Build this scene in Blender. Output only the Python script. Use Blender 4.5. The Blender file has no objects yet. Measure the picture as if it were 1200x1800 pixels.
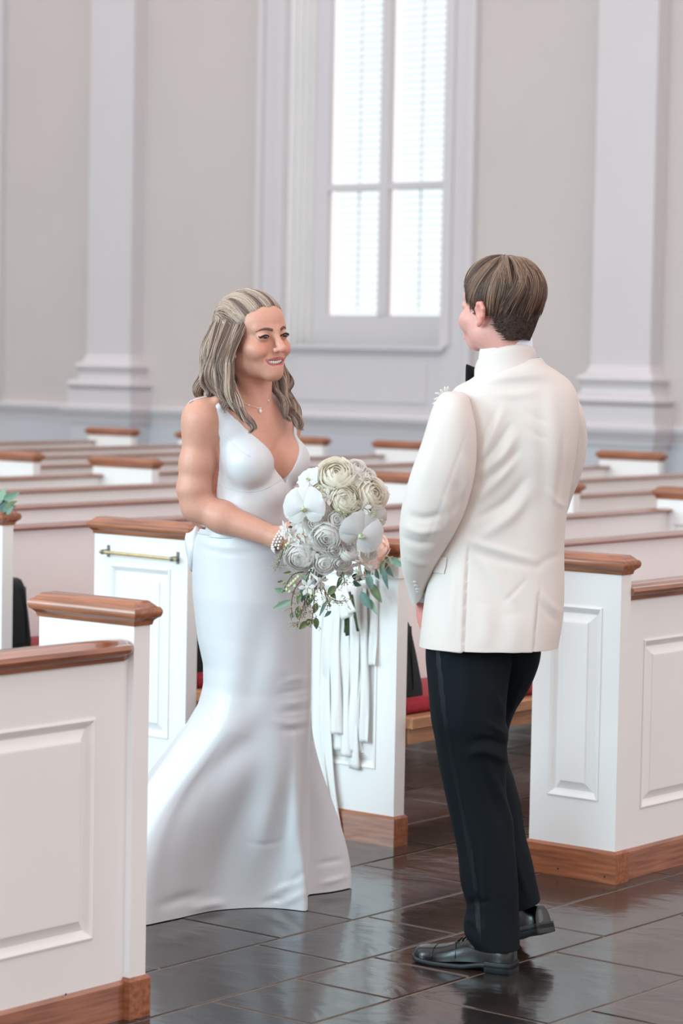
import bpy, bmesh, math, random
import numpy as np
from mathutils import Vector, Matrix
SC = bpy.context.scene
COL = SC.collection
# ------------------------------------------------------------------ camera
CAM_H = 1.53
FPX = 4590.0
YAW, PIT, ROL = math.radians(38.77), math.radians(3.52), math.radians(1.05)
FW = np.array([math.cos(YAW), math.sin(YAW), 0.0])
RT = np.array([math.sin(YAW), -math.cos(YAW), 0.0])
UP = np.array([0.0, 0.0, 1.0])
VD = FW * math.cos(PIT) - UP * math.sin(PIT)
VU0 = UP * math.cos(PIT) + FW * math.sin(PIT)
VR = RT * math.cos(ROL) + VU0 * math.sin(ROL)
VU = -RT * math.sin(ROL) + VU0 * math.cos(ROL)
EYE = np.array([0.0, 0.0, CAM_H])
cam = bpy.data.cameras.new('camera')
cam.sensor_fit = 'VERTICAL'; cam.sensor_height = 36.0; cam.sensor_width = 24.0
cam.lens = FPX * 36.0 / 1800.0
cam.dof.use_dof = True; cam.dof.focus_distance = 6.85; cam.dof.aperture_fstop = 4.0
cam.clip_start = 0.1; cam.clip_end = 200
cam_ob = bpy.data.objects.new('camera', cam); COL.objects.link(cam_ob)
M = Matrix.Identity(4)
for i in range(3):
    M[i][0] = VR[i]; M[i][1] = VU[i]; M[i][2] = -VD[i]; M[i][3] = EYE[i]
cam_ob.matrix_world = M
SC.camera = cam_ob
# ------------------------------------------------------------------ light
SC.view_settings.view_transform = 'Standard'
SC.view_settings.look = 'None'
SC.view_settings.exposure = 0.0
SC.view_settings.gamma = 1.0
SC.view_settings.use_curve_mapping = False
SC.cycles.use_denoising = True
SC.cycles.max_bounces = 8
world = bpy.data.worlds.new('sky'); SC.world = world
world.use_nodes = True
wn = world.node_tree.nodes['Background']
wn.inputs['Color'].default_value = (1.0, 0.91, 0.905, 1)
wn.inputs['Strength'].default_value = 1.3
def area_light(name, loc, aim, sx, sy, power, col):
    l = bpy.data.lights.new(name, 'AREA'); l.shape = 'RECTANGLE'; l.size = sx; l.size_y = sy
    l.energy = power; l.color = col
    o = bpy.data.objects.new(name, l); COL.objects.link(o); o.location = loc
    d = Vector(aim) - Vector(loc)
    o.rotation_euler = d.to_track_quat('-Z', 'Y').to_euler()
    return o
# added cool lamps for daylight from assumed opposite side windows; no wall built there
for i, wy in enumerate((4.0, 9.2, 14.4)):
    area_light('window_daylight', (-6.5, wy, 4.4), (6.0, 5.0 + 0.2 * (wy - 4), 0.8), 2.6, 5.5, 590, (0.56, 0.88, 1.0))
area_light('window_daylight', (8.5, -7.5, 6.0), (8.5, 6.0, 0.8), 5.0, 5.0, 150, (1.0, 0.95, 0.93))  # added unseen lamp for highlights on the rails; no end window is built
# ------------------------------------------------------------------ helpers
def ray(px, py):
    return VD + VR * ((px - 600.0) / FPX) - VU * ((py - 900.0) / FPX)
def on_plane(px, py, axis, val):
    r = ray(px, py); t = (val - EYE[axis]) / r[axis]
    return EYE + r * t
def to_px(P):
    v = np.asarray(P, float) - EYE
    return np.array([600 + FPX * (v @ VR) / (v @ VD), 900 - FPX * (v @ VU) / (v @ VD)])
def link(name, me, parent=None, mats=None):
    o = bpy.data.objects.new(name, me); COL.objects.link(o)
    if parent is not None: o.parent = parent
    if mats is not None:
        for m in (mats if isinstance(mats, (list, tuple)) else [mats]): me.materials.append(m)
    return o
def tag(o, label=None, cat=None, group=None, kind=None):
    if label: o['label'] = label
    if cat: o['category'] = cat
    if group: o['group'] = group
    if kind: o['kind'] = kind
    return o
def empty(name, loc, rz=0.0, parent=None):
    o = bpy.data.objects.new(name, None); COL.objects.link(o)
    o.location = loc; o.rotation_euler = (0, 0, rz); o.empty_display_size = 0.1
    if parent is not None: o.parent = parent
    return o
def copy_tree(o, parent=None):
    c = o.copy(); COL.objects.link(c)
    if parent is not None: c.parent = parent
    for ch in list(o.children): copy_tree(ch, c)
    return c
class MB:
    def __init__(s): s.v = []; s.f = []; s.c = []
    def add(s, vs, fs, col=None):
        n = len(s.v); s.v += [tuple(map(float, p)) for p in vs]; s.f += [tuple(i + n for i in f) for f in fs]
        if col is not None: s.c += [tuple(col)] * len(vs) if not isinstance(col, list) else col
        return s
    def box(s, x0, x1, y0, y1, z0, z1):
        return s.add([(x0,y0,z0),(x1,y0,z0),(x1,y1,z0),(x0,y1,z0),(x0,y0,z1),(x1,y0,z1),(x1,y1,z1),(x0,y1,z1)],
                     [(0,3,2,1),(4,5,6,7),(0,1,5,4),(1,2,6,5),(2,3,7,6),(3,0,4,7)])
    def loft(s, rings, cap0=True, cap1=True, closed=True, col=None):
        n = len(rings[0]); vs = [p for r in rings for p in r]; fs = []
        m = n if closed else n - 1
        for k in range(len(rings) - 1):
            for i in range(m):
                j = (i + 1) % n
                fs.append((k*n+i, k*n+j, (k+1)*n+j, (k+1)*n+i))
        if cap0: fs.append(tuple(range(n - 1, -1, -1)))
        if cap1: fs.append(tuple((len(rings)-1)*n + i for i in range(n)))
        return s.add(vs, fs, col)
    def rects(s, x0, x1, y0, y1, prof):
        # stacked rectangles: prof = [(outward offset, z)]
        return s.loft([[(x0-o,y0-o,z),(x1+o,y0-o,z),(x1+o,y1+o,z),(x0-o,y1+o,z)] for o, z in prof])
    def extr_x(s, x0, x1, prof):
        # closed profile [(y, z)] swept along x
        return s.loft([[(x, y, z) for y, z in prof] for x in (x0, x1)])
    def extr_y(s, y0, y1, prof):
        return s.loft([[(x, y, z) for x, z in prof] for y in (y1, y0)])
    def tube(s, path, rad, n=6, flat=None, col=None, cap=True):
        P = [Vector(p) for p in path]; rings = []
        T0 = (P[1] - P[0]).normalized()
        ref = Vector((0, 0, 1)) if abs(T0.z) < 0.9 else Vector((1, 0, 0))
        if flat is not None: ref = Vector(flat)
        N = (ref - T0 * ref.dot(T0)).normalized()
        for k, p in enumerate(P):
            T = (P[min(k+1, len(P)-1)] - P[max(k-1, 0)]).normalized()
            N = (N - T * N.dot(T)); N = N.normalized() if N.length > 1e-6 else T.orthogonal().normalized()
            B = T.cross(N); t = k / (len(P) - 1)
            r = rad(t) if callable(rad) else rad
            ra, rb = r if isinstance(r, tuple) else (r, r)
            rings.append([tuple(p + N * (math.cos(2*math.pi*i/n) * rb) + B * (math.sin(2*math.pi*i/n) * ra)) for i in range(n)])
        return s.loft(rings, cap, cap, True, col)
    def sphere(s, c, r, nu=10, nv=7, col=None):
        r = r if isinstance(r, (tuple, list)) else (r, r, r); rings = []
        for k in range(nv):
            ph = -math.pi/2 + math.pi * (k + 0.5) / nv
            rings.append([(c[0] + r[0]*math.cos(ph)*math.cos(2*math.pi*i/nu), c[1] + r[1]*math.cos(ph)*math.sin(2*math.pi*i/nu), c[2] + r[2]*math.sin(ph)) for i in range(nu)])
        return s.loft(rings, True, True, True, col)
    def mesh(s, name, smooth=False, angle=None):
        me = bpy.data.meshes.new(name); me.from_pydata(s.v, [], s.f); me.update()
        if s.c and len(s.c) == len(s.v):
            a = me.color_attributes.new('Col', 'FLOAT_COLOR', 'POINT')
            a.data.foreach_set('color', np.array([(c + (1.0,))[:4] if len(c) == 3 else c for c in s.c], np.float32).ravel())
        if smooth:
            me.polygons.foreach_set('use_smooth', [True] * len(me.polygons))
            if angle is not None: me.set_sharp_from_angle(angle=angle)
        return me
    def build(s, name, mat, parent=None, smooth=False, angle=None):
        return link(name, s.mesh(name, smooth, angle), parent, mat)
def np_mesh(name, V, Fq, mat, parent=None, col=None, smooth=True):
    me = bpy.data.meshes.new(name)
    V = np.asarray(V, np.float32); Fq = np.asarray(Fq, np.int32)
    nv, nf, k = len(V), len(Fq), Fq.shape[1]
    me.vertices.add(nv); me.vertices.foreach_set('co', V.ravel())
    me.loops.add(nf * k); me.loops.foreach_set('vertex_index', Fq.ravel())
    me.polygons.add(nf); me.polygons.foreach_set('loop_start', np.arange(0, nf * k, k, dtype=np.int32))
    me.polygons.foreach_set('loop_total', np.full(nf, k, np.int32))
    me.polygons.foreach_set('use_smooth', np.full(nf, smooth))
    me.update(calc_edges=True); me.validate()
    if col is not None:
        a = me.color_attributes.new('Col', 'FLOAT_COLOR', 'POINT')
        c4 = np.ones((nv, 4), np.float32); c4[:, :3] = col
        a.data.foreach_set('color', c4.ravel())
    return link(name, me, parent, mat)
def grid_faces(nr, nc, closed=True):
    i = np.arange(nr - 1)[:, None]; j = np.arange(nc if closed else nc - 1)[None, :]
    a = i * nc + j; b = i * nc + (j + 1) % nc
    return np.stack([a, b, b + nc, a + nc], -1).reshape(-1, 4)
def lin(c):
    return tuple(((x/255.0)/12.92 if x/255.0 <= 0.04045 else ((x/255.0 + 0.055)/1.055) ** 2.4) for x in c)
def smoothstep(a, b, x):
    t = np.clip((x - a) / (b - a), 0, 1); return t * t * (3 - 2 * t)
def catmull(pts, n):
    P = np.asarray(pts, float); P = np.vstack([2*P[0]-P[1], P, 2*P[-1]-P[-2]]); out = []
    m = len(P) - 3
    for q in np.linspace(0, m - 1e-9, n):
        i = int(q); t = q - i; a, b, c, d = P[i], P[i+1], P[i+2], P[i+3]
        out.append(0.5 * (2*b + (c-a)*t + (2*a-5*b+4*c-d)*t*t + (3*b-a-3*c+d)*t**3))
    return np.array(out)
# ------------------------------------------------------------------ materials
def new_mat(name):
    m = bpy.data.materials.new(name); m.use_nodes = True
    nt = m.node_tree; return m, nt, nt.nodes['Principled BSDF']
def mat(name, col, rough=0.5, metal=0.0, coat=0.0, spec=0.5, sheen=0.0, var=0.0, vscale=8.0, stretch=(1,1,1), bump=0.0, bscale=60.0, bstretch=(1,1,1), col2=None, sss=0.0, trans=0.0, vcol=False, coat_rough=0.1, aniso=0.0):
    m, nt, b = new_mat(name); N, Lk = nt.nodes, nt.links
    b.inputs['Base Color'].default_value = (*col, 1); b.inputs['Roughness'].default_value = rough
    b.inputs['Metallic'].default_value = metal; b.inputs['Coat Weight'].default_value = coat; b.inputs['Coat Roughness'].default_value = coat_rough
    b.inputs['Specular IOR Level'].default_value = spec; b.inputs['Sheen Weight'].default_value = sheen
    if aniso: b.inputs['Anisotropic'].default_value = aniso
    if sss:
        b.inputs['Subsurface Weight'].default_value = sss; b.inputs['Subsurface Radius'].default_value = (0.012, 0.005, 0.003); b.inputs['Subsurface Scale'].default_value = 1.0
    tc = N.new('ShaderNodeTexCoord'); src = None
    if vcol:
        a = N.new('ShaderNodeVertexColor'); a.layer_name = 'Col'; src = a.outputs['Color']
        Lk.new(src, b.inputs['Base Color'])
    if var or col2:
        mp = N.new('ShaderNodeMapping'); mp.inputs['Scale'].default_value = stretch; Lk.new(tc.outputs['Object'], mp.inputs['Vector'])
        nz = N.new('ShaderNodeTexNoise'); nz.inputs['Scale'].default_value = vscale; nz.inputs['Detail'].default_value = 6; Lk.new(mp.outputs[0], nz.inputs['Vector'])
        mx = N.new('ShaderNodeMix'); mx.data_type = 'RGBA'
        c2 = col2 if col2 else tuple(x * (1 - var) for x in col)
        mr = N.new('ShaderNodeMapRange'); mr.inputs['From Min'].default_value = 0.35; mr.inputs['From Max'].default_value = 0.65
        Lk.new(nz.outputs['Fac'], mr.inputs['Value']); Lk.new(mr.outputs[0], mx.inputs['Factor'])
        if src is not None and not col2:
            mx.blend_type = 'MULTIPLY'; Lk.new(src, mx.inputs['A']); mx.inputs['B'].default_value = (1-var, 1-var, 1-var, 1)
        else:
            mx.inputs['A'].default_value = (*col, 1); mx.inputs['B'].default_value = (*c2, 1)
        Lk.new(mx.outputs['Result'], b.inputs['Base Color'])
    if bump:
        mp = N.new('ShaderNodeMapping'); mp.inputs['Scale'].default_value = bstretch; Lk.new(tc.outputs['Object'], mp.inputs['Vector'])
        nz = N.new('ShaderNodeTexNoise'); nz.inputs['Scale'].default_value = bscale; nz.inputs['Detail'].default_value = 4; Lk.new(mp.outputs[0], nz.inputs['Vector'])
        bp = N.new('ShaderNodeBump'); bp.inputs['Strength'].default_value = bump; bp.inputs['Distance'].default_value = 0.01
        Lk.new(nz.outputs['Fac'], bp.inputs['Height']); Lk.new(bp.outputs[0], b.inputs['Normal'])
    if trans:
        # thin petals and leaves pass some light
        t = N.new('ShaderNodeBsdfTranslucent'); ms = N.new('ShaderNodeMixShader'); ms.inputs[0].default_value = trans
        o = N['Material Output']
        t.inputs['Color'].default_value = (*col, 1)
        if src is not None: Lk.new(src, t.inputs['Color'])
        Lk.new(b.outputs[0], ms.inputs[1]); Lk.new(t.outputs[0], ms.inputs[2]); Lk.new(ms.outputs[0], o.inputs['Surface'])
    return m
PAINT = mat('cream_white_paint', (0.85, 0.835, 0.82), 0.38, var=0.03, vscale=3, bump=0.03, bscale=90)
WALLP = mat('beige_wall_paint', lin((202, 193, 189)), 0.75, var=0.03, vscale=1.5, bump=0.03, bscale=150)
TRIMP = mat('white_trim_paint', (0.645, 0.61, 0.622), 0.5, var=0.02, vscale=2)
DADOP = mat('grey_white_dado_paint', (0.57, 0.575, 0.60), 0.5, var=0.02, vscale=2)
WOODY = mat('mahogany_grain_y', lin((168, 104, 70)), 0.28, coat=0.35, col2=lin((126, 72, 46)), vscale=9, stretch=(9, 0.6, 9), coat_rough=0.15, bump=0.03, bscale=40, bstretch=(6, 0.5, 6))
WOODX = mat('mahogany_grain_x', lin((166, 108, 82)), 0.2, coat=0.9, col2=lin((128, 78, 58)), vscale=9, stretch=(0.6, 9, 9), bump=0.03, bscale=40, bstretch=(0.5, 6, 6))
SEATW = mat('oak_seat_wood', lin((196, 146, 108)), 0.4, col2=lin((172, 120, 84)), vscale=8, stretch=(0.7, 8, 8), coat=0.2)
BRASS = mat('aged_brass', lin((214, 194, 148)), 0.3, metal=0.7, var=0.15, vscale=40)
STEEL = mat('dull_bracket_metal', lin((120, 122, 118)), 0.35, metal=0.9)
RED = mat('red_cushion_velvet', lin((168, 14, 40)), 0.75, sheen=0.15, var=0.2, vscale=30, bump=0.1, bscale=300)
LEATHER = mat('black_leather', lin((8, 20, 25)), 0.4, coat=0.05, spec=0.3, bump=0.12, bscale=180, var=0.3, vscale=10)
# ------------------------------------------------------------------ room shell
WX = 16.0
def struct(name, mb, m, parent=None, **k):
    o = mb.build(name, m, parent, **k)
    if parent is None: o['kind'] = 'structure'
    return o
# windows in the side wall: opening centres along y
WIN = [(12.675, 0.775), (17.75, 0.775), (7.6, 0.775), (2.5, 0.775)]
WZ0, WZ1, WALLH = 1.585, 6.6, 8.5
w = MB(); ys = []
edges = sorted(WIN)
y = -4.0
for c, hw in edges:
    w.box(WX, WX+0.45, y, c-hw, 0, WALLH)
    w.box(WX, WX+0.45, c-hw, c+hw, 0, WZ0); w.box(WX, WX+0.45, c-hw, c+hw, WZ1, WALLH)
    y = c + hw
w.box(WX, WX+0.45, y, 24, 0, WALLH)
wall = struct('wall_right', w, WALLP)
# wainscot and chair rail along the wall, stepping out round the pilasters
PIL = [10.20, 15.27, 5.13, 20.34]
PD, PW = 0.145, 0.25
def run_profile(mb, prof, y0=-4.0, y1=24.0):
    # prof: closed list (out from wall, z)
    segs = []; y = y0
    mb.extr_y(y0, y1, [(WX - o, z) for o, z in prof])
d = MB(); d.box(WX-0.012, WX+0.002, -4, 24, 0.0, 1.0)
for c in PIL: d.box(WX-PD-0.10, WX, c-PW-0.10, c+PW+0.10, 0, 1.0)
struct('trim_1', d, DADOP)
r = MB()
CR = [(-0.01,0.90),(0.02,0.90),(0.02,0.93),(0.032,0.935),(0.036,0.96),(0.05,0.975),(0.062,1.0),(0.062,1.025),(0.045,1.04),(-0.01,1.04)]
run_profile(r, CR)
for c in PIL:
    r.rects(WX-PD-0.10, WX, c-PW-0.10, c+PW+0.10, [(0.0,0.90),(0.02,0.90),(0.02,0.93),(0.032,0.935),(0.036,0.96),(0.05,0.975),(0.062,1.0),(0.062,1.025),(0.03,1.045)])
struct('trim_2', r, TRIMP, smooth=True, angle=0.6)
b = MB(); b.extr_y(-4, 24, [(WX-0.03,0),(WX-0.03,0.14),(WX-0.02,0.16),(WX,0.16),(WX,0)])
struct('baseboard_right', b, DADOP)
n = 3
for c in PIL:
    p = MB()
    p.box(WX-PD, WX, c-PW, c+PW, 1.45, WALLH)
    torus = lambda z0, z1, o0, o1: [(o0 + (o1-o0)*math.sin(math.pi*q/8), z0 + (z1-z0)*q/8) for q in range(9)]
    p.rects(WX-PD, WX, c-PW, c+PW, [(0.115,1.04),(0.115,1.17),(0.095,1.175)] + torus(1.175,1.255,0.085,0.125) + [(0.055,1.262),(0.04,1.30),(0.05,1.325)] + torus(1.33,1.40,0.045,0.075) + [(0.03,1.405),(0.015,1.43),(0.0,1.47)])
    struct('trim_%d' % n, p, TRIMP, smooth=True, angle=0.7); n += 1
# windows
GLOW, nt, bs = new_mat('bright_frosted_daylight_pane')
em = nt.nodes.new('ShaderNodeEmission'); em.inputs['Color'].default_value = (0.90, 0.985, 1.0, 1); em.inputs['Strength'].default_value = 1.25
nt.links.new(em.outputs[0], nt.nodes['Material Output'].inputs['Surface'])
SLAT = mat('white_louvre_slat', (0.86, 0.89, 0.9), 0.5)
for wi, (c, hw) in enumerate(WIN):
    y0, y1 = c - hw, c + hw
    f = MB(); reveals = []
    # casing on the wall face: flat band, bead, outer back band
    for s, ya in ((1, y1), (-1, y0)):
        lo, hi = (ya, ya+0.30) if s > 0 else (ya-0.30, ya)
        f.box(WX-0.03, WX, lo, hi, 1.04, WZ1+0.3)
        q = (ya+0.015, ya+0.10) if s > 0 else (ya-0.10, ya-0.015)
        f.box(WX-0.055, WX-0.03, *q, WZ0, WZ1+0.1)
        q = (ya+0.24, ya+0.30) if s > 0 else (ya-0.30, ya-0.24)
        f.box(WX-0.06, WX-0.03, *q, 1.04, WZ1+0.3)
        # stepped reveal lining
        rv = MB()
        for k in range(4):
            t = 0.018 * k
            rv.box(WX+0.06*k, WX+0.06*(k+1), ya-t-0.02 if s > 0 else ya+t, ya-t if s > 0 else ya+t+0.02, WZ0, WZ1)
            if k: rv.box(WX+0.06*k, WX+0.44, ya-t-0.005 if s > 0 else ya, ya if s > 0 else ya+t+0.005, WZ0, WZ1)
        reveals.append(rv)
    f.box(WX-0.03, WX, y0, y1, WZ1, WZ1+0.3)
    # sash frame
    sx0, sx1 = WX+0.24, WX+0.30
    gy0, gy1 = c-0.57, c+0.57
    f.box(sx0, sx1, y0, gy0, WZ0, WZ1); f.box(sx0, sx1, gy1, y1, WZ0, WZ1)
    f.box(sx0, sx1, gy0, gy1, WZ0, 1.82); f.box(sx0, sx1, gy0, gy1, WZ1-0.12, WZ1)
    wf = struct('window_%d' % (wi+1), f, TRIMP)
    for rv in reveals: rv.build('reveal_lining', PAINT, wf)  # paint lighter than the casing, makes up for low light on the reveal
    m = MB(); m.box(sx0-0.01, sx1, c-0.042, c+0.042, 1.82, WZ1-0.12)
    m.build('mullion', TRIMP, wf)
    for zt in (2.83, 4.72):
        m = MB(); m.box(sx0-0.005, sx1, gy0, gy1, zt-0.026, zt+0.026)
        m.build('transom', TRIMP, wf)
    m = MB(); m.box(WX-0.075, WX+0.24, y0-0.06, y1+0.06, WZ0-0.035, WZ0); m.box(WX-0.05, WX, y0-0.03, y1+0.03, WZ0-0.06, WZ0-0.035)
    m.build('window_sill', TRIMP, wf)
    m = MB(); m.box(WX-0.02, WX, y0, y1, 1.04, WZ0-0.06)
    m.box(WX-0.03, WX-0.02, y0+0.12, y1-0.12, 1.14, WZ0-0.14)
    m.build('apron_panel', TRIMP, wf)
    for s in (-1, 1):
        m = MB(); ya, yb = (gy0, c-0.042) if s < 0 else (c+0.042, gy1)
        m.box(sx1+0.10, sx1+0.105, ya, yb, 1.82, WZ1-0.12); m.build('pane', GLOW, wf)
        # louvre slats behind each light
        if wi < 2:
            sl = MB(); ca, sa = math.cos(0.22), math.sin(0.22); hw2 = 0.020
            L2 = (yb - ya) / 2
            sl.add([(-hw2*ca, -L2, hw2*sa+0.002), (hw2*ca, -L2, -hw2*sa+0.002), (hw2*ca, L2, -hw2*sa+0.002), (-hw2*ca, L2, hw2*sa+0.002),
                    (-hw2*ca, -L2, hw2*sa-0.002), (hw2*ca, -L2, -hw2*sa-0.002), (hw2*ca, L2, -hw2*sa-0.002), (-hw2*ca, L2, hw2*sa-0.002)],
                   [(0,1,2,3),(7,6,5,4),(0,4,5,1),(1,5,6,2),(2,6,7,3),(3,7,4,0)])
            sm = sl.mesh('slat'); sm.materials.append(SLAT)
            zz = 1.85
            while zz < WZ1 - 0.14:
                o = link('slat', sm, wf); o.location = (sx1+0.045, (ya+yb)/2, zz); zz += 0.056
            rod = MB(); rod.box(sx1+0.012, sx1+0.020, (ya+yb)/2-0.012, (ya+yb)/2+0.012, 1.86, WZ1-0.16)
            rod.build('tilt_rod', SLAT, wf)
# other walls of the nave, outside the frame
w = MB(); w.box(-8, WX+0.45, 24, 24.3, 0, WALLH); struct('wall_back', w, WALLP)
# ------------------------------------------------------------------ floor of slate flags
MORTAR = mat('grout', lin((126, 110, 98)), 0.5, var=0.3, vscale=30)
def slate_mat(name, c1, c2):
    m, nt, b = new_mat(name); N, Lk = nt.nodes, nt.links
    tc = N.new('ShaderNodeTexCoord')
    n1 = N.new('ShaderNodeTexNoise'); n1.inputs['Scale'].default_value = 5; n1.inputs['Detail'].default_value = 8; n1.inputs['Roughness'].default_value = 0.65
    Lk.new(tc.outputs['Object'], n1.inputs['Vector'])
    mr = N.new('ShaderNodeMapRange'); mr.inputs['From Min'].default_value = 0.3; mr.inputs['From Max'].default_value = 0.7; Lk.new(n1.outputs['Fac'], mr.inputs['Value'])
    mx = N.new('ShaderNodeMix'); mx.data_type = 'RGBA'; mx.inputs['A'].default_value = (*c1, 1); mx.inputs['B'].default_value = (*c2, 1)
    Lk.new(mr.outputs[0], mx.inputs['Factor']); Lk.new(mx.outputs['Result'], b.inputs['Base Color'])
    mp = N.new('ShaderNodeMapping'); mp.inputs['Scale'].default_value = (1, 0.55, 1); mp.inputs['Rotation'].default_value = (0, 0, 0.5); Lk.new(tc.outputs['Object'], mp.inputs['Vector'])
    n2 = N.new('ShaderNodeTexNoise'); n2.inputs['Scale'].default_value = 7; n2.inputs['Detail'].default_value = 5; n2.inputs['Roughness'].default_value = 0.5; n2.inputs['Distortion'].default_value = 0.6
    Lk.new(mp.outputs[0], n2.inputs['Vector'])
    bp = N.new('ShaderNodeBump'); bp.inputs['Strength'].default_value = 0.30; bp.inputs['Distance'].default_value = 0.012
    Lk.new(n2.outputs['Fac'], bp.inputs['Height']); Lk.new(bp.outputs[0], b.inputs['Normal'])
    b.inputs['Roughness'].default_value = 0.15; b.inputs['Specular IOR Level'].default_value = 0.46
    b.inputs['Coat Weight'].default_value = 0.12; b.inputs['Coat Roughness'].default_value = 0.07
    Lk.new(bp.outputs[0], b.inputs['Coat Normal'])
    return m
SL = [slate_mat('slate_a', lin((50, 44, 41)), lin((32, 28, 27))), slate_mat('slate_b', lin((60, 46, 40)), lin((38, 30, 27))),
      slate_mat('slate_c', lin((47, 48, 50)), lin((30, 33, 36))), slate_mat('slate_d', lin((66, 52, 44)), lin((43, 35, 31)))]
f = MB(); f.box(-8, WX+0.45, -8, 24.3, -0.3, -0.0022)
floor = struct('floor', f, MORTAR)
rng = random.Random(11)
TX0, TX1, TY0, TY1 = 3.0, 10.0, 1.9, 6.6
nt_ = 0
y = TY0
while y < TY1:
    hgt = rng.choice((0.305, 0.305, 0.458, 0.40)); x = TX0 - rng.random() * 0.5
    while x < TX1:
        wd = rng.choice((0.305, 0.458, 0.458, 0.61, 0.61, 0.76)); g = 0.004
        cx, cy = x + wd/2, y + hgt/2; a, bb = wd/2 - g, hgt/2 - g
        t = MB(); z = rng.uniform(-0.001, 0.001)
        t.loft([[(-a,-bb,-0.006),(a,-bb,-0.006),(a,bb,-0.006),(-a,bb,-0.006)], [(-a,-bb,-0.0015),(a,-bb,-0.0015),(a,bb,-0.0015),(-a,bb,-0.0015)],
                [(-a+.004,-bb+.004,z*0.5),(a-.004,-bb+.004,z*0.5),(a-.004,bb-.004,z*0.5),(-a+.004,bb-.004,z*0.5)]], cap0=False)
        o = t.build('slate_tile', SL[rng.choice((0,0,1,1,2,3))], floor); o.location = (cx, cy, 0); nt_ += 1
        x += wd
    y += hgt
far = MB()
for (x0,x1,y0,y1) in ((-8,TX0-0.55,-8,24),(TX0-0.55,WX,-8,TY0),(TX1+0.8,WX,TY0,24),(TX0-0.55,TX1+0.8,TY1+0.5,24)):
    far.box(x0,x1,y0,y1,-0.006,-0.0012)
far.build('slate_paving', SL[0], floor)
# ------------------------------------------------------------------ pews
XF, TH, HT, HB = 6.358, 0.0525, 0.901, 0.095
ROW = [4.067] + [4.878 + 0.873*k for k in range(11)]
CAPP = [(0.0,0.0),(0.006,0.0),(0.010,0.010),(0.020,0.016),(0.028,0.019),(0.033,0.027),(0.033,0.033),(0.027,0.040),(0.018,0.042),(0.012,0.046),(-0.004,0.055),(-0.010,0.056)]
def raised_panel(mb, o, u, v, n, w, h):
    # bevelled raised field inside a recess: o lower-left corner, u/v in-plane, n outward
    o, u, v, n = Vector(o), Vector(u), Vector(v), Vector(n)
    def ring(i, dpt): return [tuple(o + u*a + v*b + n*dpt) for a, b in ((i,i),(w-i,i),(w-i,h-i),(i,h-i))]
    mb.loft([ring(0, -0.003), ring(0, 0.004), ring(0.004, 0.005), ring(0.012, 0.0), ring(0.018, -0.007), ring(0.022, -0.010), ring(0.045, 0.001), ring(0.047, 0.0045), ring(0.05, 0.005)], cap0=False, cap1=True)
def panel_face(mb, o, u, v, n, W, H, holes):
    # board front with rectangular holes in one row: holes=[(x0,x1,z0,z1)]
    o, u, v = Vector(o), Vector(u), Vector(v); q = lambda a, b: tuple(o + u*a + v*b)
    def quad(a0, a1, b0, b1): mb.add([q(a0,b0),q(a1,b0),q(a1,b1),q(a0,b1)], [(0,1,2,3)])
    x = 0
    for x0, x1, z0, z1 in holes:
        quad(x, x0, 0, H); quad(x0, x1, 0, z0); quad(x0, x1, z1, H); x = x1
    quad(x, W, 0, H)
def box_open(mb, x0, x1, y0, y1, z0, z1, skip):
    vs = [(x0,y0,z0),(x1,y0,z0),(x1,y1,z0),(x0,y1,z0),(x0,y0,z1),(x1,y0,z1),(x1,y1,z1),(x0,y1,z1)]
    fs = {'-z':(0,3,2,1),'+z':(4,5,6,7),'-y':(0,1,5,4),'+x':(1,2,6,5),'+y':(2,3,7,6),'-x':(3,0,4,7)}
    mb.add(vs, [f for k, f in fs.items() if k not in skip])
def end_board(root, x0, y0, wid, side, panel=True, cap_label=True):
    """pew end in root-local coords; side '-x' or '+x' carries the raised panel"""
    e = MB()
    if panel:
        box_open(e, x0, x0+TH, y0, y0+wid, 0.0, HT, (side,))
        mgy, z0, z1 = 0.062 if wid < 0.36 else 0.075, 0.235, 0.80
        if side == '-x': o, u, n = (x0, y0+wid, 0), (0,-1,0), (-1,0,0)
        else: o, u, n = (x0+TH, y0, 0), (0,1,0), (1,0,0)
        panel_face(e, o, u, (0,0,1), n, wid, HT, [(mgy, wid-mgy, z0, z1)])
        p = MB(); oo = Vector(o) + Vector(u)*mgy + Vector((0,0,z0))
        raised_panel(p, oo, u, (0,0,1), n, wid-2*mgy, z1-z0)
        eb = e.build('end_panel', PAINT, root)
        p.build('raised_panel', PAINT, root)
    else:
        e.box(x0, x0+TH, y0, y0+wid, 0, HT); eb = e.build('end_panel', PAINT, root)
    c = MB(); c.rects(x0, x0+TH, y0, y0+wid, [(o_*0.62, HT+z) for o_, z in CAPP])
    c.build('end_cap', WOODY, root, smooth=True, angle=0.5)
    b = MB(); b.rects(x0, x0+TH, y0, y0+wid, [(0.009,0.0),(0.009,HB-0.008),(0.003,HB),(0.0,HB)])
    b.build('plinth', WOODY, root)
RAILP = [(0.0,0.0),(-0.008,0.0),(-0.011,0.010),(-0.016,0.013),(-0.026,0.018),(-0.031,0.027),(-0.026,0.037),(-0.016,0.040),(-0.010,0.046),(0.010,0.050),(0.030,0.050),(0.040,0.046),(0.046,0.040),(0.056,0.037),(0.061,0.027),(0.056,0.018),(0.046,0.013),(0.041,0.010),(0.038,0.0)]
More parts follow.
